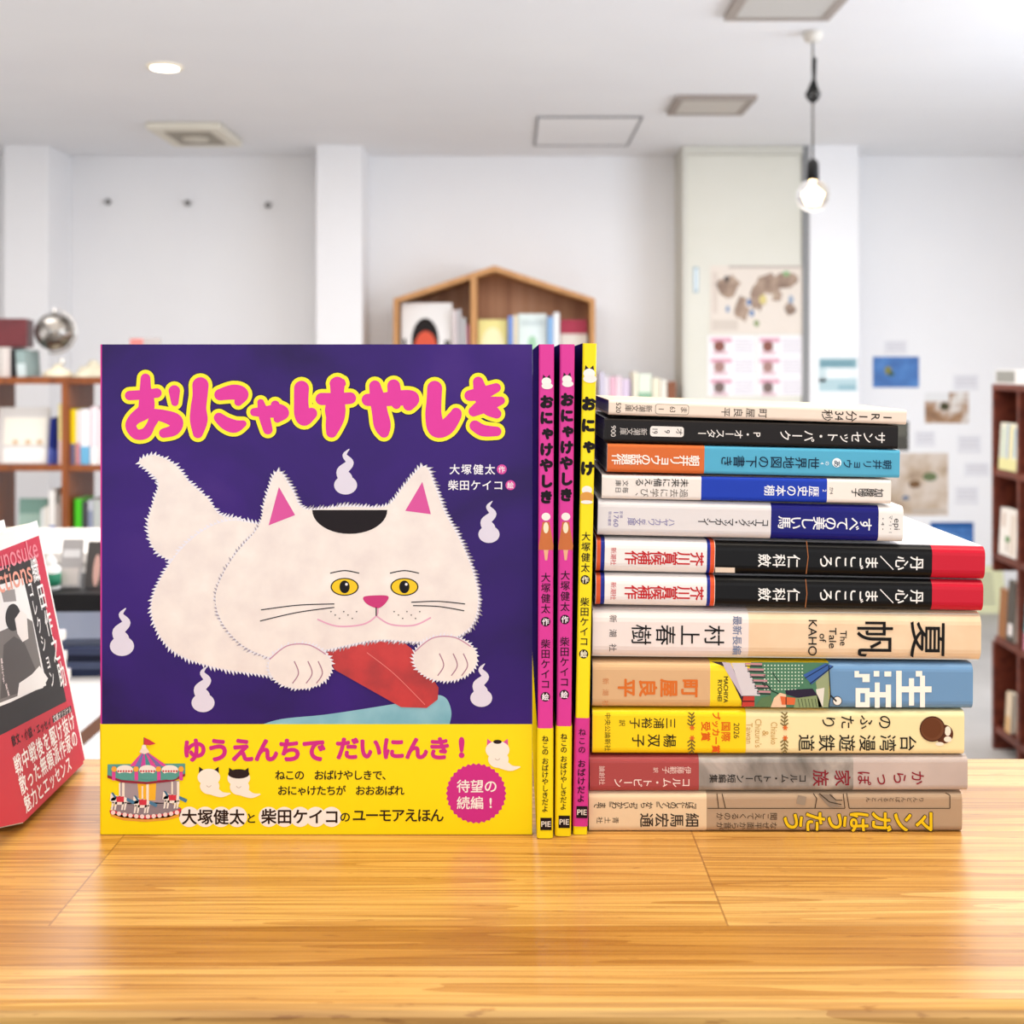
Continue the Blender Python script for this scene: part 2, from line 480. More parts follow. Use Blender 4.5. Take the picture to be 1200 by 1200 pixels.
for a in ((-.23, .23, -.355, -.343), (-.23, .23, .338, .355), (-.23, -.221, -.343, .338), (.221, .23, -.343, .338)):
    m.box(a[0], a[1], a[2], a[3], -.006, -.0005, g)
m.build('frame', t)
m = MB(); m.box(-.221, .221, -.343, .338, -.004, -.0006, M_ceil); m.build('panel', t)
t = thing('downlight', 'round recessed downlight glowing in the ceiling', 'light', (-1.252, 4.56, CZ))
m = MB(); m.lathe([(.048, -.002), (.050, -.008), (.062, -.008), (.064, -.0005)], (0, 0, 0), pm('#efe6d0', .4), 32, False); m.build('trim_ring', t, smooth=True)
m = MB(); m.lathe([(.05, -.006), (.05, -.001)], (0, 0, 0), pm('#fff4dc', .4, emit=9.0), 32); m.build('lamp', t)
for i, (a, b, lb) in enumerate(((128, 237, 'nearest the left pillar'), (221, 238.5, 'in the middle of the row'), (315, 241, 'nearest the middle pillar'))):
    h = MB(); h.lathe([(.011, 0), (.012, .006), (.008, .01), (.016, .018), (.016, .024), (.008, .028)], (0, 0, 0), pm('#8e8c8a', .35, .6), 16)
    o = h.build('wall_hook', loc=(wx(a, DW), DW - .0003, wz(b, DW)), smooth=True); o.rotation_euler = (R(90), 0, 0)
    tag(o, 'small grey wall hook high on the wall, %s' % lb, 'hook', 'wall hooks in a row')

# hanging bulb
D = 4.09; bx = wx(952.5, D)
t = thing('pendant_lamp', 'bare round bulb hanging from the ceiling on a knotted black cord', 'lamp', (bx, D, CZ))
def pz(py): return wz(py, D) - CZ
m = MB(); m.lathe([(.030, -.0005), (.032, -.012), (.024, -.03), (.012, -.034)], (0, 0, 0), pm('#d8d2c8', .4), 24); m.build('ceiling_rose', t, smooth=True)
m = MB(); m.tube([(0, 0, pz(47) + .01), (0, 0, pz(72)), (.004, 0, pz(95)), (0, 0, pz(118)), (0, 0, pz(192))], .0035, pm('#4a4744', .5)); m.build('cord', t, smooth=True)
m = MB(); k_ = pm('#141313', .5)
for a, b in ((.021, 0), (.013, .006), (.020, -.008), (.007, -.003)):
    pts = [(.006, b, pz(68)), (.004, b, pz(88)), (-a * .6, b, pz(104)), (-a, b, pz(112)), (0, b, pz(120)), (a, b, pz(112)), (a * .6, b, pz(104)), (.004, b, pz(90)), (.008, b, pz(70))]
    m.tube(spline(pts, 6), .0035, k_)
m.lathe([(.006, pz(92)), (.008, pz(80)), (.008, pz(70))], (.004, 0, 0), k_, 12)
m.build('cord_loops', t, smooth=True)
m = MB(); m.lathe([(.008, pz(186)), (.019, pz(191)), (.020, pz(213)), (.017, pz(214))][::-1], (0, 0, 0), M_black, 24); m.build('socket', t, smooth=True)
glass = bpy.data.materials.new('bulb_glass'); glass.use_nodes = True
gb = glass.node_tree.nodes['Principled BSDF']; gb.inputs['Transmission Weight'].default_value = 1.0; gb.inputs['Roughness'].default_value = 0.02; gb.inputs['IOR'].default_value = 1.12
gb.inputs['Base Color'].default_value = (1, .96, .9, 1)
r = .0525; cz = pz(229)
prof = [(.015, pz(213)), (.02, pz(214.5))] + [(r * math.sin(a), cz + r * math.cos(a)) for a in [R(q) for q in range(30, 181, 10)]]
m = MB(); m.lathe(prof[::-1], (0, 0, 0), glass, 32); m.build('glass_bulb', t, smooth=True)
m = MB(); fm = pm('#ffd9a0', .4, emit=14.0)
for k in range(9):
    a = 2 * math.pi * k / 9
    m.tube([(.008 * math.cos(a), .008 * math.sin(a), cz + .024), (.030 * math.cos(a + .3), .030 * math.sin(a + .3), cz + .004), (.018 * math.cos(a + .4), .018 * math.sin(a + .4), cz - .026)], .0022, fm, 6)
m.lathe([(.004, cz + .02), (.006, pz(216))], (0, 0, 0), fm, 10)
m.build('filament', t, smooth=True)['label'] = 'glowing filament'

# ------------------------------------------------------------------ counter
YN, YB = .4535, .742
t = thing('counter', 'honey coloured laminated pine counter the picture books stand on', 'counter', (0, .6, 0))
m = MB(); m.box(-1.5, 1.5, YN, YB, TZ - .042, TZ, M_top); o = m.build('worktop', t, bevel=.0045); o.location = (0, -.6, 0)
m = MB(); m.box(-1.45, 1.45, YN + .03, YB - .02, 0, TZ - .042, noise_mat('counter_body_wood', [(.3, '#8a5a30'), (.7, '#a87344')], 3, 5, .5, (1, 8, 8))); o = m.build('body_panel', t); o.location = (0, -.6, 0)


# ------------------------------------------------------------------ books
def profile(T, W, r, out=0.0, n=5):
    """U outline around spine and both boards, from top fore edge to bottom fore edge"""
    r2 = r + out
    P = [(W, T + out), (r, T + out)]
    for k in range(1, n): P.append((r - r2 * math.sin(math.pi / 2 * k / n), T - r + r2 * math.cos(math.pi / 2 * k / n)))
    P += [(-out, T - r), (-out, r)]
    for k in range(1, n): P.append((r - r2 * math.cos(math.pi / 2 * k / n), r - r2 * math.sin(math.pi / 2 * k / n)))
    P += [(r, -out), (W, -out)]
    return P


def shell(mb, segs, T, W, r, t, out, axis):
    """wrap-around cover between the stations in segs [(a, b, spine_mat, top_mat, bottom_mat)]; axis(s, y, n) -> local point"""
    O = profile(T, W, r, out); I = profile(T, W, r, out - t)
    for a, b, ms, mt, mbm in segs:
        for i in range(len(O) - 1):
            mid = (O[i][0] + O[i + 1][0]) / 2
            mat = ms if mid < r + 1e-6 else (mt if O[i][1] > T / 2 else mbm)
            mb.add([axis(a, *O[i]), axis(b, *O[i]), axis(b, *O[i + 1]), axis(a, *O[i + 1])], [(0, 1, 2, 3)], mat)
            mb.add([axis(a, *I[i]), axis(b, *I[i]), axis(b, *I[i + 1]), axis(a, *I[i + 1])], [(3, 2, 1, 0)], mt)
        for s_, fl in ((a, 0), (b, 1)):
            for i in range(len(O) - 1):
                q = [axis(s_, *O[i]), axis(s_, *O[i + 1]), axis(s_, *I[i + 1]), axis(s_, *I[i])]
                mid = (O[i][0] + O[i + 1][0]) / 2
                mb.add(q, [(0, 1, 2, 3) if fl == 0 else (3, 2, 1, 0)], ms if mid < r + 1e-6 else mt)
        for e in (0, -1):
            mb.add([axis(a, *O[e]), axis(b, *O[e]), axis(b, *I[e]), axis(a, *I[e])], [(0, 1, 2, 3)], mt)


class LyingBook:
    """book lying flat, spine towards the camera, head to the right; all measures taken on its spine"""
    def __init__(s, label, xl, xr, tl, tr, bl, br, W, segs, top='#f0e8dc', hard=False, rad=.0022, D=.6219, group=None, paper=None, tilt=True):
        s.D = D; k = D / F
        s.ang = math.atan2((br - bl + tr - tl) / 2, xr - xl) if tilt else 0.0
        s.L = (xr - xl) * k / math.cos(s.ang); s.T = ((bl + br) / 2 - (tl + tr) / 2) * k * math.cos(s.ang) - .0003
        s.cx, s.cb = (xl + xr) / 2, (bl + br) / 2
        s.t = thing('book', label, 'book', (wx(s.cx, D), D, wz(s.cb, D) + .00015), (0, s.ang, 0), group)
        s.rad = rad; s.W = W; s.xl, s.xr = xl, xr
        ax = lambda a, y, z: (a, y, z)
        mb = MB(); tm = pm(top, .35); tt = .0022 if hard else .0006
        S = [(s.u(a), s.u(b), c if not isinstance(c, str) else pm(c, .32), tm, tm) for a, b, c in segs]
        shell(mb, S, s.T, W, rad, tt, 0, ax)
        s.jacket = mb.build('jacket', s.t); s.sheets = []; s.rng = None
        mb = MB(); i = .003 if hard else .0004
        mb.box(-s.L / 2 + i, s.L / 2 - i, .002 + tt, W - i, tt, s.T - tt, paper or M_pages); mb.build('page_block', s.t)
        s.fj = s.fl = Flat(lambda u, v, l: (u, -.00002 - .00004 * l, v)); s.fb = None
    def pick(s, x): s.fl = s.fb if s.fb and s.rng[0] - 1 <= x <= s.rng[1] + 1 else s.fj
    def u(s, px): return (px - s.cx) * s.D / F / math.cos(s.ang)
    def uv(s, px, py):
        x, z = (px - s.cx) * s.D / F, (s.cb - py) * s.D / F
        c, q = math.cos(s.ang), math.sin(s.ang)
        return (x * c - z * q, x * q + z * c)
    def mid(s, px, dy=0.0): u, v = s.u(px), s.T / 2 - dy * s.D / F; return u, v
    def band(s, a, b, mat, stripes=(), name='paper_band', label=None):
        mb = MB(); m0 = pm(mat, .35)
        segs = []; cuts = sorted(stripes); cur = a
        for x0, x1, c in cuts:
            if x0 > cur: segs.append((s.u(cur), s.u(x0), m0, m0, m0))
            segs.append((s.u(x0), s.u(x1), pm(c, .35), pm(c, .35), pm(c, .35))); cur = x1
        if cur < b: segs.append((s.u(cur), s.u(b), m0, m0, m0))
        shell(mb, segs, s.T, s.W - .004, s.rad, .00012, .00013, lambda x, y, z: (x, y, z))
        o = mb.build(name, s.t)
        if label: o['label'] = label
        s.rng = (a, b); s.fb = Flat(s.fj.fn); s.fb.lift = s.fj.lift = .00015; s.bo = o
    def v(s, text, xr, xl, dy, size, col, bold=0.0, layer=2):
        k = s.D / F; n = len(text); u, v = s.mid((xr + xl) / 2, dy); s.pick((xr + xl) / 2)
        s.fl.vtext(text, u, v, (xr - xl) / n * k, size * k, pm(col, .4), -math.pi / 2, layer, bold)
    def h(s, text, x, dy, size, col, bold=0.0, pitch=None, fit=None, layer=2):
        k = s.D / F; u, v = s.mid(x, dy); s.pick(x)
        s.fl.htext(text, u, v, size * k, pm(col, .4), -math.pi / 2, layer, bold, pitch * k if pitch else None, fit * k if fit else None)
    def rbox(s, x0, x1, dy, h, col, r=3, layer=1):
        k = s.D / F; pts = []; s.pick(x0)
        for cx, cy, a0 in ((x1 - r, h / 2 - r, 0), (x0 + r, h / 2 - r, 90), (x0 + r, -h / 2 + r, 180), (x1 - r, -h / 2 + r, 270)):
            for q in range(0, 91, 30):
                u, v = s.mid(cx + r * math.cos(R(a0 + q)), dy); pts.append((u, v + (cy + r * math.sin(R(a0 + q))) * k))
        s.fl.poly(pts, pm(col, .4), layer)
    def p(s, pts, col, layer=1):
        s.pick(pts[0][0]); s.fl.poly([s.uv(*q) for q in pts], pm(col, .4), layer)
    def line(s, pts, wd, col, layer=2):
        s.pick(pts[0][0]); Q = [s.uv(*q) for q in pts]; h = wd * s.D / F / 2
        for (x0, y0), (x1, y1) in zip(Q, Q[1:]):
            d = math.hypot(x1 - x0, y1 - y0) or 1; nx, ny = -(y1 - y0) / d * h, (x1 - x0) / d * h
            s.fl.poly([(x0 + nx, y0 + ny), (x0 - nx, y0 - ny), (x1 - nx, y1 - ny), (x1 + nx, y1 + ny)], pm(col, .4), layer)
    def disc(s, px, py, r, col, layer=1, ry=None):
        u, v = s.uv(px, py); k = s.D / F; s.pick(px)
        s.fl.disc(u, v, r * k, pm(col, .4), layer, 28, ry * k if ry else None)
    def done(s, name='spine_lettering'):
        s.fj.build(name, s.jacket)
        if s.fb: s.fb.build('band_lettering', s.bo)


G12 = 'books lying in the stack'
# twelfth from the top: bottom of the stack
b = LyingBook('taupe book with outlined yellow spine title, bottom of the lying stack, on the counter', 690, 1127.5, 929.5, 927.8, 975.2, 975.4, .13, [(690, 1127.5, '#b59a7e')], '#c8b298', rad=.003, group=G12, tilt=False)
b.band(690.2, 828, '#e8cda8', label='beige paper band')
b.v('マンガはうたう', 1097, 917, 10.5, 25.5, '#3a2c14', .06, 1); b.v('マンガはうたう', 1097, 917, 10.5, 25.5, '#f2c81c', .026, 3)
b.v('なぜ平面から音が', 911, 839, 15.5, 9.3, '#4a3a2c'); b.v('聞こえてくるのか', 911, 839, 4.5, 9.3, '#4a3a2c')
b.v('細馬宏通', 820, 749, 9, 17, '#3a2f28', .012); b.v('青土社', 726, 698, 9, 8, '#4a3d34')
b.v('『はだしのゲン』から『ちいかわ』まで', 820, 696, -8.5, 8.5, '#3d322b', .012)
b.v('りんどんぱとるてとん', 1083, 1014, -15, 6.5, '#57483c')
for q in ([(992, 929.5), (995, 947.5), (1113, 947.5), (1113, 932), (1108, 929.5)], [(829, 947.5), (990, 947.5), (988, 930)], [(840, 930), (842, 947)], [(846, 930), (850, 947)], [(955, 947), (957, 936), (953, 930)]): b.line(q, 1.0, '#4a3d30')
b.p([(958, 931), (975, 931), (982, 944), (988, 946), (972, 946), (966, 940)], '#8f8070'); b.line([(960, 930), (972, 940), (986, 943)], 1.1, '#3d3228', 3); b.line([(972, 931), (980, 938), (987, 938)], 1, '#3d3228', 3); b.p([(935, 932), (945, 934), (943, 944), (933, 942)], '#9c8c7a')
b.done()

stone = noise_mat('grey_marbled_print', [(.3, '#6c6660'), (.5, '#958d86'), (.68, '#bdb2aa'), (.75, '#8d857e')], 22, 6, .4, (1, 1, 1), 2.5)
pinkgrey = noise_mat('pale_mauve_print', [(.3, '#b3a39c'), (.7, '#c7b6ae')], 25, 4, .4)
b = LyingBook('grey mauve book with maroon title and dull red band, second from the stack bottom', 691, 1134, 886, 886.4, 929, 927, .13, [(691, 1000, stone), (1000, 1134, pinkgrey)], '#b4a69e', rad=.003, group=G12)
b.band(691.2, 819, '#a84a4a', label='dull red paper band')
b.v('からっぽ', 1086, 1002, 4.5, 17, '#8c2230', .01); b.v('家族', 1000, 949, 4.5, 20, '#86202e', .01)
b.v('コルム・トビーン短編集', 946, 831, 5, 10.5, '#2a2624', .01); b.v('コルム・トビーン', 810, 719, 9.5, 11.5, '#f4dcd4', .008)
b.v('伊藤範子', 810, 776, -5, 9, '#f0d2ca'); b.v('訳', 772, 765, -5, 6.5, '#f0d2ca'); b.h('論創社', 705.5, 1, 7.5, '#eacac2', pitch=7.5)
b.done()

b = LyingBook('cream book with bright yellow band and brown biscuit emblem, third from the stack bottom', 694, 1130, 831, 833, 884, 885, .13, [(694, 1130, '#f5e3ae')], '#f0dfae', rad=.003, group=G12)
b.band(694.2, 874, '#f8d41c', label='bright yellow paper band')
b.v('台湾漫遊鉄道', 1076, 933, 12, 20.5, '#1c1814', .006); b.v('のふたり', 1048, 960, -12.5, 17.5, '#1c1814', .006)
b.disc(1106, 860.5, 11, '#5a2f1a', 1); b.disc(1110.5, 857, 3.6, '#f4e6d2', 2, 5.6); b.disc(1110.5, 866.5, 4.6, '#f4e6d2', 2, 3.4); b.disc(1101, 872, 5, '#f4e6d2', 2, 2.2)
b.disc(1092.5, 854.5, 15, '#4f2a18', 3); b.disc(1092.5, 854.5, 13.5, '#70432a', 4); b.disc(1091.5, 853.5, 11.5, '#66391f', 5)
def wreath(bk, x, c1):
    for s_ in (1, -1):
        for k in range(4):
            y = 859 + s_ * (8 + k * 4.2); w_ = 4.6 - .4 * k
            for d in (1, -1): bk.line([(x + s_ * 0 - 1 + k * .3, y), (x - 1 + d * w_, y + s_ * 3.5)], 1.5, c1, 3)
        bk.line([(x - 1, 859 + s_ * 7), (x, 859 + s_ * 22)], .9, c1, 3)
        for a in range(0, 180, 60): bk.line([(x - 3 * math.cos(R(a)), 859 + s_ * 6 - 3 * math.sin(R(a))), (x + 3 * math.cos(R(a)), 859 + s_ * 6 + 3 * math.sin(R(a)))], 1.4, '#d8662a', 4)
wreath(b, 920, '#7d6a3c'); wreath(b, 811, '#6e5c28')
for s_, x, n in (('Chizuko', 907, 26), ('&', 897, 0), ("Chizuru's", 888.5, 33), ('Taiwan', 878, 24)): b.h(s_, x, 1, 10.5, '#c9a05a', fit=n or None)
b.h('2026', 863, -2, 9.5, '#5a3e18', fit=18); b.h('国際', 850.5, -1, 11.5, '#dc6414', .02, 12); b.h('ブッカー賞', 839, 0, 10, '#dc5a14', .025, 9.8); b.h('受賞', 827, -1, 11.5, '#dc5a14', .02, 12)
b.v('楊双子', 794, 739, 10, 16, '#1f1a10', .008); b.v('三浦裕子', 793, 737, -10.5, 13.5, '#1f1a10', .006); b.v('訳', 733, 725, -10.5, 8, '#1f1a10'); b.h('中央公論新社', 712, 0, 7.6, '#3a300e', pitch=7.6)
b.done()

b = LyingBook('blue and tan book with blocky white spine title and rooftop drawing, mid stack', 694, 1140, 774.8, 777.8, 829.3, 832, .13, [(694, 1140, '#6f97bf')], '#7fa2c4', rad=.004, group=G12)
b.band(694.2, 972, '#f6d92a', [(694.2, 832, '#d9b083')], label='tan and yellow printed band')
for q in ((520, 385, 546, 556), (580, 420, 604, 548), (632, 408, 655, 556), (520, 458, 686, 486), (612, 386, 642, 412), (325, 386, 346, 416), (340, 400, 376, 416), (362, 400, 396, 438), (415, 386, 441, 412), (465, 388, 497, 412),
          (471, 450, 496, 556), (420, 440, 443, 558), (395, 485, 492, 510), (330, 466, 352, 556), (330, 466, 396, 490), (330, 532, 396, 556), (374, 466, 396, 556)):
    b.p([(920 + x / 4, 690 + y / 4) for x, y in ((q[0], q[1]), (q[2], q[1]), (q[2], q[3]), (q[0], q[3]))], '#fbf6ea', 2)
b.v('町屋良平', 821, 722, 3.5, 22, '#d8702a', .03); b.h('新潮社', 709.5, 9, 8, '#cf8450', pitch=13)
b.h('MACHIYA', 850.5, 5, 7.2, '#4a4016', .02, fit=31); b.h('RYOHEI', 843.5, 6, 7.2, '#4a4016', .02, fit=25)
b.p([(868.5, 828.5), (871, 815), (880, 776.2), (971.5, 776.6), (971.5, 829.6)], '#4f7f62', 1)
b.p([(833, 775.4), (850, 776), (860, 785), (884, 815), (869, 828), (869, 822), (850, 782)], '#3a2b34', 1)
b.p([(846, 776), (856, 777), (872, 815), (869, 816), (850, 785)], '#c9bcc8', 2); b.p([(857, 777), (873, 777), (891, 815.5), (870.5, 815.5)], '#d8d0d4', 3)
for k in range(6): b.line([(873 + k * 2.8, 778 + k * 6.5), (893 + k * 2.0, 778.5 + k * 6.5)], 2.4, '#c58c94', 3); b.line([(873 + k * 2.8, 780.5 + k * 6.5), (893 + k * 2.0, 781 + k * 6.5)], 1.3, '#2c2430', 4)
for i in range(12):
    for j in range(9):
        x, y = 896 + i * 4.0, 780 + j * 4.0
        if y < 810 - max(0, (x - 930)) * .8: b.disc(x, y, .9, '#d5e6cf', 3)
b.p([(869, 828.5), (871, 816), (884, 816), (884, 828)], '#c23e34', 3); b.line([(870, 822), (884, 822)], 1.4, '#5a1f20', 4)
b.p([(884, 828.6), (892, 818), (903, 815), (906, 828.8)], '#5d7a52', 3)
b.p([(903, 829), (907, 818), (914, 812), (921, 814), (921, 829)], '#ecc6a4', 4); b.p([(914, 816), (932, 818), (931, 826), (916, 826)], '#dd6a3c', 5); b.line([(921, 817), (921, 826)], 1.2, '#5a2a20', 6)
b.p([(920, 809), (952, 807), (958, 815), (935, 818), (921, 814)], '#2c2338', 4); b.p([(932, 818), (958, 815), (964, 829.5), (930, 829.5)], '#8a9a6c', 4)
for k in range(6): b.line([(935 + k * 4, 819), (937 + k * 4, 829)], .8, '#404a34', 5)
b.p([(956, 800), (960, 786), (971.4, 783), (971.4, 829), (962, 829), (958, 815)], '#99a47c', 3); b.p([(956, 808), (966, 806), (964, 829), (959, 829)], '#e2ddd0', 4)
b.p([(941, 791), (967, 777.4), (977, 781), (951, 802)], '#3d62a4', 5); b.line([(943, 795), (970, 779)], 1, '#1f2c4c', 6); b.line([(949, 801.5), (976, 781)], 1.2, '#1f2c4c', 6)
b.line([(971, 780), (973, 815), (971, 829)], 1.2, '#22303c', 6); b.line([(973, 815), (980, 822)], 2.0, '#2a3440', 6); b.disc(981, 821.5, 5.6, '#2a3440', 5); b.disc(981, 821.5, 4.8, '#f2e8dc', 6)
b.line([(905, 788), (909, 794), (914, 800)], 1.0, '#1f3428', 4); b.line([(893, 802), (899, 803), (905, 810), (912, 813)], 1.2, '#1f3428', 4)
b.done('spine_print')

b = LyingBook('thick cream book with two very large black characters on the spine', 694, 1149.5, 712.8, 719.2, 772.3, 775.8, .13, [(694, 1149.5, noise_mat('cream_cloth_print', [(.3, '#eac9a2'), (.7, '#f1d4b0')], 60, 3, .45))], '#efd9bd', rad=.006, group=G12)
b.band(694.2, 877, '#efe0da', label='pale paper band')
b.v('夏', 1111, 1064, 2.5, 45, '#120e0c', .006); b.v('帆', 1049, 1001, 2.0, 45, '#120e0c', .006)
for s_, x, n, z in (('The', 988, 17.5, 11), ('Tale', 975.5, 24, 12), ('of', 964, 10, 11), ('KAHO', 952, 42, 14)): b.h(s_, x, 2, z, '#1c1512', .006, fit=n)
b.h('最新長編', 863.5, 0, 11.5, '#6d7c9c', .008, 11.6); b.v('村上春樹', 851, 737, 0.5, 25, '#14100f', .004); b.h('新潮社', 718, -1, 9.5, '#4a4444', pitch=17)
b.done()

for nm, y0 in (('lower', (697.5, 1152, 672.6, 680.3, 709.5, 717.8)), ('upper', (698, 1154, 629.4, 642, 671.4, 679))):
    xl, xr, a, c, d, e = y0
    b = LyingBook('black book with crimson tail and orange blue striped band, %s of the matching pair' % nm, xl, xr, a, c, d, e, .13, [(xl, 1092, '#121112'), (1092, xr, '#c81e34')], '#f3f0f2', hard=True, rad=.0045, group=G12)
    b.band(xl + .2, 837.5, '#f4ece8', [(xl + .6, 703.5, '#dc5a2c'), (703.5, 708.2, '#1f2f8a'), (828, 832, '#1f2f8a'), (832, 837, '#e0562c')], label='white paper band with orange and blue stripes')
    b.v('丹心／まごころ', 1083, 959, 1.5, 17, '#f4f0ec', .012); b.v('仁科斂', 938, 887, 2.0, 16, '#f4f0ec', .012)
    b.v('芥川賞候補作', 824, 732, 2, 17, '#c21c22', .016); b.h('新潮社', 718.5, 1, 7.2, '#c8282c', pitch=7)
    if nm == 'upper':
        x0, y_ = 838, 667; b.p([(838, 665), (861, 665.5), (861, 671.5), (838, 671)], '#e3cdb8', 2); b.line([(945, 634), (947, 653), (944.5, 673)], 1.0, '#a8683c', 2)
    else: b.line([(944, 679), (945.5, 696), (943.5, 713)], 1.0, '#a8683c', 2)
    b.done()

b = LyingBook('white paperback with long navy panel on the spine, on the upper black book', 700, 1058, 585.3, 592.5, 627.2, 636.4, .105, [(700, 903, '#e2dbda'), (903, 1029, '#1a1a72'), (1029, 1058, '#efe9e4')], '#f2efec', rad=.0035, group=G12)
b.v('すべての美しい馬', 1021, 912, 1, 16, '#f4f2f4', .012); b.v('コーマック・マッカーシー', 900, 818, 2, 9.5, '#2c2828', .012)
b.v(['ハ', 'ヤ', 'カ', 'ワ', 'epi', '文', '庫'], 791, 735, 4, 9.5, '#7d74a8'); b.h('定価', 727.5, -4, 4, '#7d74a8', pitch=4.5); b.h('1760', 721.5, 2, 8, '#7d74a8', fit=17); b.h('早川書房', 714, 1, 4.2, '#7d74a8', pitch=4.4)
b.h('epi', 1051, 0, 10, '#4a4444', fit=13); b.h('マ・1・1', 1043, 0, 5, '#4a4444', fit=20); b.h('・4・', 1034, 0, 5, '#4a4444', fit=14)
b.done()

b = LyingBook('white paperback with royal blue middle on the spine, between teal and white paperbacks', 705, 1044, 556.2, 561.3, 584.3, 591.3, .105, [(705, 821.5, '#efe4dc'), (821.5, 969, '#1c3cb0'), (969, 1044, '#f3e8de')], '#efe6de', rad=.0018, group=G12)
b.v('歴史の本棚', 960, 895, 1, 13, '#f2f2f6', .01); b.h('2', 966, 0, 6, '#f2f2f6'); b.h('か4', 974, 0, 5.4, '#6a625c', fit=8)
b.v('加藤陽子', 1035, 998, 1.5, 10.5, '#2c2622', .012); b.v('未来に備える', 807, 744, -6, 10.5, '#2c2622', .006); b.v('過去に学び、', 807, 738, 6, 10.5, '#6f665e'); b.v('毎日', 737, 720, 3.5, 7.5, '#3a342e'); b.v('文庫', 737, 720, -4.5, 7.5, '#3a342e')
b.done()

b = LyingBook('teal paperback with orange paper band, third from the top of the stack', 711, 1054, 519.2, 527.2, 553.3, 560.4, .105, [(711, 1054, '#55abcb')], '#e8e0d4', rad=.0016, group=G12)
b.band(711.2, 825, '#d76c33', label='orange paper band')
b.v('朝井リョウ', 1045, 987, 1, 11.5, '#16304c', .008); b.disc(980.5, 542.5, 5.4, '#eef6f8', 2); b.v('あ', 986, 975, 1, 8.5, '#16304c', .01, 3); b.v('の4', 972, 960, 1, 5.5, '#eef6f8')
b.v('世界地図の下書き', 960, 844, 1, 14.5, '#10243c', .008); b.v('朝井リョウの話題作', 819, 717, 1.5, 13.2, '#fbf0e6', .016)
b.done()

b = LyingBook('black paperback with a white catalogue label on the spine, second from the stack top', 708, 1052, 489.4, 498.5, 518.4, 526.6, .105, [(708, 1052, '#1d1817')], '#2a2422', rad=.0016, group=G12)
b.v('サンセット・パーク', 1038, 913, 1, 14, '#f0e9e4', .006); b.v(['P', '・', 'オ', 'ー', 'ス', 'タ', 'ー'], 892, 817, 1, 11.5, '#ece4de', .006)
b.rbox(761.5, 801, 0, 12, '#efe6df', 3); b.v(['オ', '9', '19'], 803, 760, 0, 9, '#2a2422'); b.v('新潮文庫', 758, 726, 1, 8.6, '#cfc6c0'); b.h('900', 718.5, 1, 8, '#ddd4cd', fit=13)
b.done()

b = LyingBook('slim cream paperback lying on top of the whole stack', 713, 1062, 468.2, 480, 486.4, 498, .105, [(713, 1062, '#f0dccb')], '#f2d0ac', rad=.0016, group=G12)
b.v(['1', 'R', '1', '分', '34', '秒'], 1047, 962, 1, 14, '#33281f', .004); b.v('町屋良平', 901, 843, 1, 11.5, '#3c3128')
b.rbox(767.5, 807, 0, 12, '#8d7f72', 3, 1); b.rbox(768.2, 806.3, 0, 10.8, '#f0dccb', 2.6, 2); b.v(['ま', '63', '1'], 808, 768, 0, 9, '#4a3d33', 0, 3); b.v('新潮文庫', 764, 732, 0, 8.6, '#4a3d33'); b.h('520', 724.5, 0, 8, '#3c3128', fit=12)
b.done()


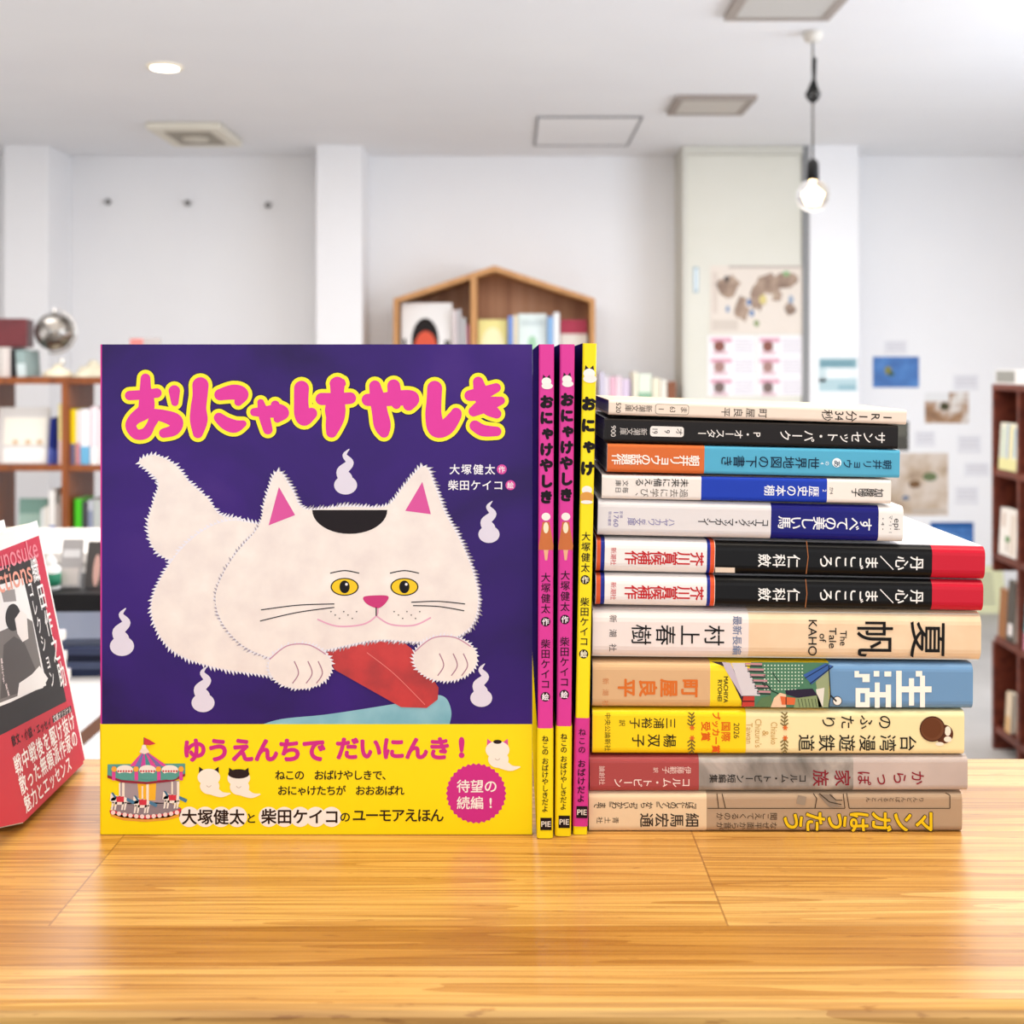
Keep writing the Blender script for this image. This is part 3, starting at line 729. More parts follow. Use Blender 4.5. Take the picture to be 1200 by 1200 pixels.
# ---- upright picture books seen by their spines
class StandingBook:
    def __init__(s, label, xl, xr, xb0, xb1, yt, yb, W, spine, cover, group):
        s.D = D = .2288 * F / (yb - HOR); s.k = D / F
        s.ang = math.atan2((xl + xr) / 2 - (xb0 + xb1) / 2, yb - yt)
        s.T = (xr - xl) * s.k; s.H = (yb - yt) * s.k / math.cos(s.ang); s.cx = (xb0 + xb1) / 2; s.yb = yb; s.W = W
        s.t = thing('picture_book', label, 'book', (wx(s.cx, D), D, TZ + .0002 + s.T / 2 * math.sin(s.ang)), (0, s.ang, 0), group)
        s.ax = lambda a, y, n: (s.T / 2 - n if False else n - s.T / 2, y, a)
        mb = MB(); c = pm(cover, .85, spec=.0)
        shell(mb, [(0, s.H, pm(spine, .28), c, c)], s.T, W, .0012, .0022, 0, s.ax); s.jacket = mb.build('jacket', s.t)
        mb = MB(); mb.box(-s.T / 2 + .0022, s.T / 2 - .0022, .0035, W - .003, .003, s.H - .003, M_pages); mb.build('page_block', s.t)
        s.fl = Flat(lambda u, v, l: (u, -.00002 - .00004 * l, v))
    def v_(s, py): return (s.yb - py) * s.k / math.cos(s.ang)
    def band(s, y0, y1, mat, label):
        mb = MB(); m0 = pm(mat, .3); m1 = pm(mat, .85, spec=.0)
        shell(mb, [(s.v_(y1), s.v_(y0), m0, m1, m1)], s.T, s.W - .002, .0014, .00012, .0003, s.ax); s.fj = s.fl; s.bo = mb.build('paper_band', s.t); s.bo['label'] = label; s.fl = Flat(s.fj.fn)
    def v(s, text, y0, y1, size, col, bold=0, du=0, layer=2):
        n = len(text)
        s.fl.vtext(text, du * s.k, s.v_((y0 + y1) / 2), (y1 - y0) / n * s.k, size * s.k, pm(col, .4), 0, layer, bold)
    def disc(s, dx, py, r, col, layer=1, ry=None): s.fl.disc(dx * s.k, s.v_(py), r * s.k, pm(col, .4), layer, 24, ry * s.k if ry else None)
    def p(s, pts, col, layer=1): s.fl.poly([(x * s.k, s.v_(y)) for x, y in pts], pm(col, .4), layer)
    def emblem(s, py, sc=1.0):      # plain little white cat shape
        s.p([(-5 * sc, py - 4 * sc), (-4 * sc, py - 10 * sc), (0, py - 6 * sc), (4 * sc, py - 10 * sc), (5 * sc, py - 4 * sc)], '#2a1c22', 1)
        s.disc(0, py - 1.5 * sc, 6 * sc, '#f4efe8', 2, 5 * sc); s.disc(1 * sc, py + 4 * sc, 7 * sc, '#f1ebe4', 3, 4 * sc)
    def logo(s, y0, y1, dx):
        s.p([(dx - 6.6, y0), (dx + 6.6, y0), (dx + 6.6, y1), (dx - 6.6, y1)], '#1d1014', 1)
        s.fl.htext('PIE', dx * s.k, s.v_((y0 + y1) / 2), 9 * s.k, pm('#e9dfd4', .4), 0, 2, .012, None, 11.2 * s.k)


GS = 'picture books standing spine out'
for lb, a in (('pink spined picture book with yellow band, next to the purple cover', (631.6, 649.4, 630, 647.2, 404, 983)), ('pink spined picture book with yellow band, next to the yellow spined one', (656, 673.6, 650.8, 668.8, 404, 980.5))):
    s = StandingBook(lb, *a, .208, '#d93c98', '#2a1c5c', GS); o = 579.0 / (a[5] - a[4]) * 0 + a[5] - 983
    s.emblem(449 + o, .95)
    s.v('おにゃけやしき', 462 + o, 592 + o, 15.8, '#140a10', .075, .2)
    s.p([(-4, 612), (4, 612), (9, 640), (8.4, 645), (-8.6, 645), (-8.4, 640)], '#c8703e'); s.disc(0, 606, 5.2, '#f4ece4', 2, 4.6); s.disc(0, 619, 3.1, '#f2e4c4', 2, 6.5); s.p([(-2.5, 645), (3, 645), (1.5, 657), (-1, 657)], '#eab08a')
    s.v('大塚健太', 671 + o, 720 + o, 11.5, '#2c0e1e', .012); s.disc(0, 729 + o, 5.6, '#2c0e1e', 1); s.v('作', 724 + o, 734 + o, 8.5, '#f4e8ee', .02)
    s.v('柴田ケイコ', 749 + o, 808 + o, 11.5, '#2c0e1e', .012); s.disc(0, 817 + o, 5.6, '#2c0e1e', 1); s.v('絵', 812 + o, 822 + o, 8.5, '#f4e8ee', .02)
    s.band(854 + o, 983 + o - .3, '#f8dc1a', 'yellow paper band'); s.fl.lift = .0004
    s.v('ねこの', 862 + o, 885 + o, 8, '#2c2210', .02); s.v('おばけやしきだよ', 888 + o, 952 + o, 8.2, '#2c2210', .014); s.logo(958.5 + o, 973 + o, 1.2)
    s.fj.build('spine_lettering', s.jacket); s.fl.build('band_lettering', s.bo)
s = StandingBook('yellow spined picture book with pink band leaning on the lying stack', 683, 699.4, 671.8, 688, 403, 978.6, .208, '#f8e01c', '#241a54', GS)
s.emblem(440, 1.15)
s.v('おにゃけ', 461, 562, 16.6, '#140a10', .08)
s.disc(0, 575, 6, '#f4ece4', 1, 5); s.disc(0, 583, 8, '#dc9a4a', 2, 6); s.disc(0, 589, 7, '#f4ece4', 3, 2.2)
s.v('大塚健太', 623, 672, 11, '#241a10', .012); s.disc(0, 680, 5.4, '#241a10', 1); s.v('作', 675, 685, 8.2, '#f4ecd0', .02)
s.v('柴田ケイコ', 700, 758, 11, '#241a10', .012); s.disc(0, 767, 5.4, '#241a10', 1); s.v('絵', 762, 772, 8.2, '#f4ecd0', .02)
s.band(842, 969, '#d23a90', 'pink paper band'); s.fl.lift = .0004
s.v('ねこの', 853, 884, 9, '#3a0e26', .014); s.v('おばけだよ', 890, 941, 9.6, '#2c0a1c', .02); s.logo(945, 959, 1.5)
s.fj.build('spine_lettering', s.jacket); s.fl.build('band_lettering', s.bo)

# ---- the picture book facing us
D = .2288 * F / (978.3 - HOR); K = D / F
X0, X1, YT, YBm = 117.0, 623.8, 404.0, 978.3
HT = (YBm - YT) * K; WD = (X1 - X0) * K
t = thing('picture_book', 'large purple picture book with white cat cover standing face out', 'book', (wx((X0 + X1) / 2, D), D, TZ + .0002))
purple = noise_mat('purple_painted_print', [(.28, '#23153f'), (.45, '#321a66'), (.6, '#3a1c74'), (.8, '#4c2d80')], 11, 5, .32, (1, 1, 1), .6, .16)
T = .0105
ax = lambda a, y, n: (-WD / 2 + y, n, a)
mb = MB(); pk = pm('#d93c98', .3)
shell(mb, [(0, HT, pk, purple, purple)], T, WD, .0010, .0024, 0, ax)
jk = mb.build('jacket', t)
mb = MB(); mb.box(-WD / 2 + .0035, WD / 2 - .003, .0024, T - .0024, .003, HT - .003, M_pages); mb.build('page_block', t)
yo = 849.0
mb = MB(); yl = pm('#f8dc16', .3)
shell(mb, [(.0001, (YBm - yo) * K, yl, yl, yl)], T, WD - .0001, .0012, .00012, .00022, ax); pb_ = mb.build('paper_band', t); pb_['label'] = 'bright yellow paper band'
def cu(px): return (px - (X0 + X1) / 2) * K
def cv(py): return (YBm - py) * K
FB = .00003
class Cover(Flat):
    """the cover plane, drawn in cover units"""
    flip = -1.0
    def __init__(s, base=0.0): super().__init__(lambda u, v, l: (cu(u), -base - FB - .00004 * l, cv(v)))
    def line(s, pts, wd, mat, layer=2, taper=False):
        P = spline([tuple(p) for p in pts], 8) if len(pts) > 2 else pts
        n = len(P)
        for i, ((x0, y0), (x1, y1)) in enumerate(zip(P, P[1:])):
            d = math.hypot(x1 - x0, y1 - y0) or 1; nx, ny = -(y1 - y0) / d * wd / 2, (x1 - x0) / d * wd / 2
            s.poly([(x0 + nx, y0 + ny), (x0 - nx, y0 - ny), (x1 - nx, y1 - ny), (x1 + nx, y1 + ny)], mat, layer)


# cover painting: a plain white cat on a red mat
C = Cover(); rng = random.Random(3)
fur = noise_mat('painted_white_fur', [(.3, '#e6d8d2'), (.6, '#f0e4dc'), (.8, '#f6ede6')], 70, 4, .3)
furw = pm('#ebe6ee', .35); lilac = pm('#b9a9cc', .35); ink = pm('#161013', .35); pink = pm('#d8569c', .35); rose = pm('#e2a4be', .35)
C.poly(spline([(300, 852), (330, 843), (380, 838), (440, 829), (480, 822), (505, 815), (522, 818), (529, 835), (526, 852)], 5)[:], noise_mat('painted_teal', [(.3, '#5f9db0'), (.7, '#8fc0cc')], 40, 4, .3), 1)
tail = [(163, 541), (181, 534), (204, 545), (222, 566), (243, 585), (258, 604), (285, 612), (300, 640), (250, 680), (205, 660), (180, 642), (174, 615), (180, 590), (186, 566), (172, 550)]
body = [(303, 615), (262, 612), (225, 632), (195, 668), (178, 708), (186, 742), (208, 766), (248, 781), (295, 789), (340, 790), (400, 760), (400, 640)]
head = [(303, 618), (311, 588), (325, 553), (342, 574), (357, 597), (405, 594), (452, 594), (474, 570), (497, 547), (510, 572), (521, 601), (538, 632), (553, 668), (560, 703), (553, 732), (530, 748), (490, 752), (440, 750), (380, 762), (330, 772), (290, 760), (264, 735), (253, 708), (257, 683), (276, 650)]
C.poly(furry(tail, 6, 2.2, rng), furw, 2); C.poly(spline(tail, 5, True), fur, 3)
C.poly(furry(body, 6.5, 2.2, rng), furw, 4); C.poly(spline(body, 5, True), fur, 5)
gl_ = pm('#a79da8', .4)
C.poly(furry([(x + 1.5, y) for x, y in head], 6.5, 2.1, rng), gl_, 7)
C.poly([(373, 742), (452, 738), (482, 760), (514, 806), (513, 820), (500, 830), (470, 829), (392, 785)], noise_mat('painted_red_mat', [(.3, '#9c2424'), (.55, '#c22c2a'), (.8, '#d03a34')], 60, 5, .3), 6)
C.line([(430, 765), (462, 790), (498, 826)], .9, pm('#e07a74', .4), 7)
C.poly(furry([(x + (1.6 if x < 320 and y > 600 else 0), y) for x, y in head], 5.5, 2.1, rng), furw, 8); C.poly(spline(head, 5, True), fur, 9)
C.poly([(327, 571), (315, 616), (346, 604)], pink, 10); C.poly([(495, 565), (475, 599), (505, 603)], pink, 10)
C.poly([(366, 598)] + [(410 + 44 * math.cos(a), 598 + 28 * math.sin(a)) for a in [math.pi - math.pi * k / 20 for k in range(21)]], pm('#1d1518', .4), 10)
for ex in (404, 474):
    C.disc(ex, 688, 16.5, ink, 10, 28, 10.5); C.disc(ex, 688, 15, pm('#f0c828', .3), 11, 28, 9.2); C.disc(ex, 688, 6, ink, 12, 20, 7.5); C.disc(ex + 2.2, 685, 1.6, furw, 13)
    C.line([(ex - 17, 672), (ex, 669), (ex + 17, 672)], 1.3, ink, 10)
C.poly(spline([(426, 700), (440, 698), (455, 699), (452, 707), (443, 713), (430, 708)], 5, True), pm('#c93b78', .35), 11)
C.line([(443, 712), (441, 722), (425, 732), (395, 734), (372, 726)], 1.8, rose, 10); C.line([(441, 722), (458, 732), (485, 733), (505, 724)], 1.8, rose, 10); C.line([(441, 712), (441, 722)], 1.4, ink, 11)
for a, c in (((306, 715), (392, 708)), ((305, 728), (392, 712)), ((482, 706), (545, 708)), ((484, 710), (544, 716))): C.line([a, ((a[0] + c[0]) / 2, (a[1] + c[1]) / 2 - 2), c], 1.2, ink, 11)
for k in range(7): C.disc(388 + k * 5, 717 + (k % 3) * 4, .8, ink, 11, 8); C.disc(462 + k * 5, 717 + (k % 3) * 4, .8, ink, 11, 8)
for px_, py_, fl in ((352, 781, 1), (522, 772, 1)):
    paw = [(px_ + 37 * math.cos(2 * math.pi * k / 12), py_ + 26 * math.sin(2 * math.pi * k / 12)) for k in range(12)]
    C.poly(furry(paw, 5, 2.0, rng), furw, 10); C.poly(spline(paw, 5, True), fur, 11)
    C.line([(px_ - 36, py_ - 8), (px_ - 15, py_ - 24), (px_ + 10, py_ - 25), (px_ + 30, py_ - 14)], 1.4, pm('#c490a6', .4), 12)
    for dx in (-4, 12, 24): C.line([(px_ + dx - 3, py_ - 6), (px_ + dx + 2, py_ + 8), (px_ + dx - 5, py_ + 20)], 1.3, pm('#a8788c', .4), 12)
for fx, fy, sc in ((405, 577, 1), (573, 634, .92), (143, 766, 1.05), (238, 832, 1), (564, 826, .95)):
    wm = pm('#ded6e4', .35)
    C.disc(fx, fy - 8 * sc + 0, 13.5 * sc, wm, 2, 24, 11 * sc)
    C.stroke([(fx, fy - 16 * sc, 8 * sc), (fx - 4 * sc, fy - 24 * sc, 6.5 * sc), (fx + 5 * sc, fy - 34 * sc, 4.5 * sc), (fx - 1 * sc, fy - 43 * sc, 2.6 * sc), (fx + 4 * sc, fy - 50 * sc, .6 * sc)], wm, 2)
C.build('cover_painting', jk)

TT = Cover()
STR = []
def st(ox, pts): STR.append([(ox + x / 5.0, 425 + y / 5.0, r_ / 5.0) for x, y, r_ in pts])
A, B_ = 135, 365
st(A, [(85, 195, 28), (160, 190, 28), (245, 180, 28)]); st(A, [(178, 95, 29), (178, 160, 34), (185, 230, 46), (175, 285, 46), (115, 330, 36), (92, 375, 32), (125, 422, 30), (178, 415, 32), (208, 370, 26), (225, 335, 30)])
st(A, [(200, 300, 30), (285, 315, 36), (355, 345, 42), (345, 395, 34), (285, 415, 28)]); st(A, [(347, 168, 34), (350, 235, 22)])
st(A, [(500, 135, 48), (497, 200, 44), (488, 270, 46), (490, 340, 52), (485, 415, 30)]); st(A, [(615, 190, 34), (690, 175, 44), (740, 188, 42), (722, 232, 24)]); st(A, [(608, 325, 30), (650, 358, 38), (700, 375, 38), (750, 360, 20)])
st(A, [(815, 292, 24), (890, 290, 34), (955, 285, 42), (985, 300, 34), (950, 332, 22)]); st(A, [(853, 235, 20), (872, 310, 32), (895, 395, 28)]); st(A, [(938, 250, 26), (945, 290, 28)])
st(A, [(1092, 152, 44), (1090, 230, 42), (1095, 300, 46), (1110, 330, 42), (1150, 300, 34)])
st(B_, [(60, 215, 36), (150, 215, 36), (228, 210, 34)]); st(B_, [(152, 128, 44), (150, 200, 40), (140, 270, 60), (140, 320, 55), (128, 370, 45), (118, 410, 32)])
st(B_, [(122, 108, 10), (126, 125, 20)]); st(B_, [(186, 108, 10), (182, 125, 20)])
st(B_, [(330, 220, 36), (420, 218, 40), (500, 210, 44), (585, 212, 46), (570, 250, 34)]); st(B_, [(372, 140, 34), (388, 220, 45), (400, 290, 46), (415, 365, 50), (425, 412, 30)]); st(B_, [(482, 138, 38), (490, 210, 40), (498, 248, 26)])
st(B_, [(722, 152, 44), (718, 230, 44), (715, 310, 48), (735, 385, 54), (790, 378, 48), (838, 320, 38), (848, 298, 32)])
st(B_, [(928, 195, 32), (1000, 182, 38), (1082, 150, 28)]); st(B_, [(950, 288, 30), (1020, 250, 44), (1110, 225, 24)]); st(B_, [(977, 115, 31), (1000, 200, 46), (1035, 265, 44), (1085, 302, 28)]); st(B_, [(958, 372, 32), (1005, 400, 34), (1085, 405, 28)])
for q in STR: TT.stroke(q, pm('#1d1440', .3), 1, 5.4, 5)
for q in STR: TT.stroke(q, pm('#f4e834', .3), 2, 4.5, 5)
for q in STR: TT.stroke(q, pm('#dc3c9c', .3), 3, 0, 5)
TT.build('title_lettering', jk)
C = Cover(); wl = pm('#f2edf2', .35)
C.htext('大塚健太', 553.5, 550.5, 12.6, wl, 0, 2, .014, 13.8); C.disc(588, 550.5, 5.8, pm('#d84c9c', .35), 1); C.token('作', 588, 550.5, 8, wl, 0, 2, .012)
C.htext('柴田ケイコ', 557.5, 569, 12.6, wl, 0, 2, .014, 13.2); C.disc(598.2, 569, 5.8, pm('#d84c9c', .35), 1); C.token('絵', 598.2, 569, 8, wl, 0, 2, .012)
C.build('author_lettering', jk)

C = Cover(.00024); mg = pm('#cc2c84', .35); dk = pm('#2c1a12', .4); wh = pm('#f4ece4', .4)
C.htext('ゆうえんちで', 298, 879, 29, mg, 0, 2, .045, 28); C.htext('だいにんき', 461, 877, 28, mg, 0, 2, .045, 27); C.htext('!', 541, 876, 31, mg, 0, 2, .05)
C.htext('ねこの　おばけやしきで、', 391, 908.5, 12.3, dk, 0, 2, .018, 11.4); C.htext('おにゃけたちが　おおあばれ', 399.5, 926.5, 12.3, dk, 0, 2, .018, 11.4)
for k in range(4): C.disc(222 + k * 18.6, 957.5, 12, wh, 1)
for k in range(5): C.disc(315 + k * 18.4, 957.5, 11.8, wh, 1)
C.htext('大塚健太', 250, 957.5, 18.5, dk, 0, 2, .022, 18.6); C.htext('と', 294.5, 959, 13, dk, 0, 2, .018, 14); C.htext('柴田ケイコ', 352, 957, 18.5, dk, 0, 2, .022, 18.4); C.htext('の', 404.5, 957.5, 13, dk, 0, 2, .018, 14); C.htext('ユーモアえほん', 466.5, 955.5, 17, dk, 0, 2, .016, 15.2)
bd = []
for k in range(68): bd.append((558 + (33.5 if k % 2 else 35.5) * math.cos(2 * math.pi * k / 68), 930 + (33.5 if k % 2 else 35.5) * math.sin(2 * math.pi * k / 68)))
C.poly(bd, pm('#c92f86', .35), 1); C.htext('待望の', 559, 921.5, 16, wh, 0, 2, .012, 16); C.htext('続編', 551, 941, 16, wh, 0, 2, .012, 16); C.htext('!', 575, 941, 16, wh, 0, 2, .02)
C.build('band_lettering', pb_)

# carousel and three plain white cats printed on the band
C = Cover(.00024)
def cr(x, y): return (110 + x / 5.4545, 850 + y / 5.4545)
def P(pts, col, l): C.poly([cr(*q) for q in pts], pm(col, .35), l)
teal, gry, red = '#5a9c92', '#9c8f92', '#cf3a48'
P([(100, 545), (330, 515), (560, 530), (560, 560), (480, 590), (330, 603), (180, 590), (105, 565)], red, 1); P([(105, 560), (330, 600), (555, 560), (550, 585), (470, 607), (330, 618), (190, 608), (110, 583)], '#e8a040', 1)
P([(105, 530), (160, 500), (330, 490), (500, 500), (558, 530), (480, 562), (330, 578), (170, 562)], '#8d7f86', 2)
for k in range(12): C.disc(*cr(125 + k * 37, 558 + 26 * math.sin(math.pi * k / 11)), 2.6, pm('#f4d8d4', .4), 3, 12)
P([(170, 360), (545, 355), (545, 500), (170, 505)], '#a39399', 2); P([(280, 370), (400, 370), (395, 480), (290, 480)], '#f0b430', 3)
for x in (190, 345, 540): P([(x - 8, 360), (x + 8, 360), (x + 8, 500), (x - 8, 500)], '#efe2d2', 4)
P([(90, 250), (585, 245), (585, 320), (510, 355), (340, 375), (180, 362), (88, 330)], teal, 5); P([(90, 318), (180, 350), (340, 362), (510, 342), (585, 308), (585, 325), (510, 358), (340, 377), (180, 366), (88, 336)], '#8f2c3c', 6)
for a, c in ((118, 140), (262, 285), (406, 428), (548, 570)): P([(a, 262), (c, 262), (c, 352), (a, 352)], '#d84c98', 7)
for x in (200, 345, 488):
    C.disc(*cr(x, 285), 9.8, pm('#efe4da', .4), 7, 24, 5.6)
    for k in range(6): C.disc(*cr(x - 42 + k * 17, 293), 1.2, pm('#c03040', .4), 8, 10)
    C.disc(*cr(x, 325), 9.5, pm(teal, .4), 8, 24, 4.4)
for x in (132, 272, 415, 560): C.disc(*cr(x, 280), 3.2, pm('#f0a83c', .4), 9, 12)
for k, c in enumerate(('#d84c98', '#6a7cae', '#c94a9c', '#4d8f94', '#d84c98', '#7a6aa4', '#d84c98')):
    x0, x1 = 230 + k * 35, 265 + k * 35; P([(322 - 15 + k * 6, 175), (322 - 9 + k * 6, 175), (x1, 262 + (6 if abs(k - 3) < 2 else 0)), (x0, 262 + (6 if abs(k - 3) < 2 else 0))], c, 6)
P([(322, 120), (358, 172), (325, 184), (293, 172)], '#eedccc', 8); C.disc(*cr(323, 138), 2.6, pm('#f2e6da', .4), 9, 14); P([(320, 78), (324, 78), (324, 140), (320, 140)], '#7a4a3c', 8); P([(324, 78), (355, 92), (397, 118), (360, 128), (324, 124)], red, 9)
for hx_, hy in ((165, 480), (310, 500), (500, 470)):
    C.disc(*cr(hx_, hy), 10, pm('#efe4da', .4), 5, 20, 5.2); P([(hx_ - 60, hy + 5), (hx_ - 55, hy - 45), (hx_ - 15, hy - 30), (hx_ - 25, hy)], '#efe4da', 5)
    for d in (-40, -20, 25, 42): P([(hx_ + d - 7, hy + 10), (hx_ + d + 7, hy + 10), (hx_ + d - 4, hy + 62), (hx_ + d - 14, hy + 62)], '#efe4da', 5)
    P([(hx_ - 20, hy - 25), (hx_ + 30, hy - 25), (hx_ + 28, hy + 10), (hx_ - 18, hy + 10)], red, 6); P([(hx_ + 48, hy - 18), (hx_ + 100, hy + 5), (hx_ + 90, hy + 25), (hx_ + 45, hy + 2)], '#4d7c9c', 6); P([(hx_ - 52, hy - 50), (hx_ - 40, hy - 50), (hx_ - 20, hy - 22), (hx_ - 32, hy - 15)], '#3f6f8c', 6)
    P([(hx_ - 3, hy - 110), (hx_ + 7, hy - 110), (hx_ + 7, hy - 20), (hx_ - 3, hy - 20)], '#efe2d2', 5)
C.build('carousel_print', pb_)
C = Cover(.00024)
def smallcat(x, y, sc, ear, dr):
    e = pm(ear, .4); f = pm('#f3e9dc', .4); L = pm('#c9b8a8', .4)
    for d in (-1, 1): C.poly([(x + d * 12 * sc, y - 14 * sc), (x + d * 5 * sc, y - 9 * sc), (x + d * 12.5 * sc, y - 3 * sc)], e, 3)
    C.disc(x, y - 1 * sc, 14 * sc, f, 4, 24, 10.5 * sc); C.disc(x + 1 * sc * dr, y + 10 * sc, 12 * sc, f, 4, 24, 10 * sc)
    C.stroke([(x + 2 * sc * dr, y + 13 * sc, 7 * sc), (x + 15 * sc * dr, y + 20 * sc, 3.6 * sc), (x + 26 * sc * dr, y + 19 * sc, .8 * sc)], f, 4)
    C.line([(x - 3 * sc, y + 9 * sc), (x, y + 11 * sc), (x + 3 * sc, y + 9 * sc)], .8, L, 5)
smallcat(245, 912, .95, '#2a1c1c', 1); smallcat(280, 913, .95, '#2a1c1c', 1); smallcat(583, 880, 1.0, '#d8569c', 1)
C.disc(280, 907, 12.5, pm('#2a1c1c', .4), 5, 24, 5.5); C.disc(583, 869.5, 5, pm('#2a1c1c', .4), 5, 20, 2.4)
C.build('cat_print', pb_)

# ---- red paperbacks leaning at the left edge
BL = .0046; D1 = (.2288 - BL) * F / (963 - HOR); D2 = (.2288 - BL) * F / (892 - HOR)
Bp = Vector((wx(27, D1), D1, TZ + BL)); LW, LH, LT = .1025, .1395, .019
up = Vector((-.0275, 0, .1359)).normalized(); al = Vector((wx(96.5, D2) - wx(27, D1), D2 - D1, 0)).normalized()
nr = al.cross(up).normalized()
def leaning(label, shift, full):
    base = Bp + shift
    Mx = Matrix((al, up, nr)).transposed().to_4x4(); Mx.translation = base
    t = thing('paperback_book', label, 'book', base, Mx.to_euler(), 'red paperbacks leaning at the left')
    mb = MB(); wht = pm('#f3efec', .35); bei = pm('#d9c6ae', .5)
    mb.box(0, LW, 0, LH, -.0006, 0, wht); mb.box(0, LW, 0, LH, -LT, -LT + .0006, wht); mb.box(-.0006, 0, 0, LH, -LT, 0, bei)
    cv_ = mb.build('cover', t)
    mb = MB(); mb.box(.0001, LW - .0006, .0005, LH - .0006, -LT + .0006, -.0006, M_pages); mb.build('page_block', t)
    fl = Flat(lambda u, v, l: (u, v, .00003 + .00004 * l))
    redp = pm('#c92c48', .35); fl.poly([(0, .0), (LW - .0022, 0), (LW - .0022, LH - .0085), (0, LH - .0085)], redp, 0)
    if full:
        def q(px, py):       # where the sight line through a photo point meets this cover
            d = Vector(((px - 600) / F, 1, -(py - HOR) / F)); o = Vector((0, 0, EZ))
            s_ = (base - o).dot(nr) / d.dot(nr); p_ = o + d * s_ - base
            return (p_.dot(al), p_.dot(up))
        def poly(pts, col, l): fl.poly([q(*a) for a in pts], pm(col, .4), l)
        poly([(-20, 668), (38, 655), (44, 668), (76, 812), (78, 822), (5, 858), (-25, 872)], '#2c2829', 1)
        poly([(-20, 690), (27, 677), (36, 715), (52, 790), (54, 803), (12, 822), (-15, 832)], '#f0eeec', 2)      # black and white photograph
        poly([(-15, 745), (10, 735), (28, 722), (38, 728), (50, 792), (20, 815), (-10, 826)], '#77726f', 3)
        fl.poly([(lambda a: a)(q(15 + 9 * math.cos(2 * math.pi * k / 20), 723 + 16 * math.sin(2 * math.pi * k / 20))) for k in range(20)], pm('#2b2727', .4), 4)
        poly([(17, 725), (24, 715), (31, 720), (33, 748), (26, 752), (20, 742)], '#efe9e4', 5); poly([(4, 755), (16, 745), (28, 752), (44, 790), (20, 812), (0, 818)], '#565150', 4); poly([(37, 790), (46, 780), (56, 795), (50, 806), (20, 815), (22, 800)], '#f2efec', 5); poly([(1, 692), (17, 690), (19, 704), (4, 705)], '#9a9694', 3)
        def col_text(text, p0, p1, size, colr, bold, layer=6):
            a, c = Vector(q(*p0)), Vector(q(*p1)); n = len(text)
            for i, ch in enumerate(text):
                z = a.lerp(c, (i + .5) / n); sz = (c - a).length / n * 1.0; fl.token(ch, z.x, z.y, sz, pm(colr, .4), 0, layer, bold, ch in TURN, .72)
        col_text('織田作之助', (37, 652), (76, 806), .0165, '#f4f0ee', .012); col_text('コレクション', (33, 680), (63, 805), .0125, '#f4f0ee', .012)
        def row_text(text, p0, p1, size, colr, bold, layer=6, word=False):
            a, c = Vector(q(*p0)), Vector(q(*p1)); n = len(text)
            if word: fl.htext(text, (a.x + c.x) / 2, (a.y + c.y) / 2, size, pm(colr, .4), math.atan2(c.y - a.y, c.x - a.x), layer, bold, None, (c - a).length); return
            for i, ch in enumerate(text):
                z = a.lerp(c, (i + .5) / n); fl.token(ch, z.x, z.y, (c - a).length / n * 1.0, pm(colr, .4), 0, layer, bold, False, .95)
        row_text('sakunosuke', (-25, 663), (43, 641), .016, '#e98a96', .004, 6, True); row_text('Collections', (-45, 694), (36, 668), .018, '#e9a08c', .004, 6, True)
        poly([(-25, 872), (5, 858), (78, 822), (98, 895), (28, 962), (-2, 968)], '#c4303e', 3)
        row_text('散文・小説・エッセイ', (13, 868), (60, 846), .0052, '#2c1416', .02); poly([(61, 839), (83, 827), (84, 834), (62, 847)], '#241618', 4); row_text('文庫オリジナル', (62, 843), (83, 831), .0045, '#f0e4e0', .01)
        row_text('戦中戦後を駆け抜け', (16, 898), (87, 843), .0125, '#f6eeea', .018); row_text('散った無頼派作家の', (22, 921), (90, 863), .0125, '#f6eeea', .018); row_text('魅力とエッセンス', (28, 943), (83, 893), .0125, '#f6eeea', .018)
        col_text('織田文学', (1, 770), (4, 800), .0048, '#f4e6e4', .012, 7); col_text('家風', (6, 800), (10, 815), .0048, '#f4e6e4', .012, 7)
    fl.build('cover_print', cv_)
    # lift so the lowest corner rests on the worktop
    low = min((Mx @ Vector((x, y, z))).z for x in (0, LW) for y in (0, LH) for z in (0, -LT))
    t.location.z += TZ + .0003 - low
    return t
leaning('red paperback with black and white photo cover, leaning at the left edge', Vector((0, 0, 0)), True)
leaning('white edged paperback right behind the leaning red one, mostly hidden', Vector((-.0205, .004, 0)), False)


# ------------------------------------------------------------------ background furniture and its contents
def sbook(label, x0, x1, y0, z0, h, dep, col, band=None, lean=0.0, group=None, name='book', front=None, rz=0.0):
    """a small far-away book standing with its spine to -Y (one mesh: cover, leaves, printed band)"""
    T = x1 - x0; mb = MB(); c = pm(col, .5)
    shell(mb, [(0, h, c, c, c)] if not band else [(0, h * band[1], pm(band[0], .5), c, c), (h * band[1], h, c, c, c)], T, dep, min(.003, T * .2), .0015, 0, lambda a, y, n: (n - T / 2, y, a))
    mb.box(-T / 2 + .0016, T / 2 - .0016, .004, dep - .003, .002, h - .003, M_pages)
    o = mb.build(name, loc=((x0 + x1) / 2, y0, z0 + abs(math.sin(lean)) * T / 2 + .0003)); o.rotation_euler = (0, lean, rz)
    return tag(o, label, 'book', group)


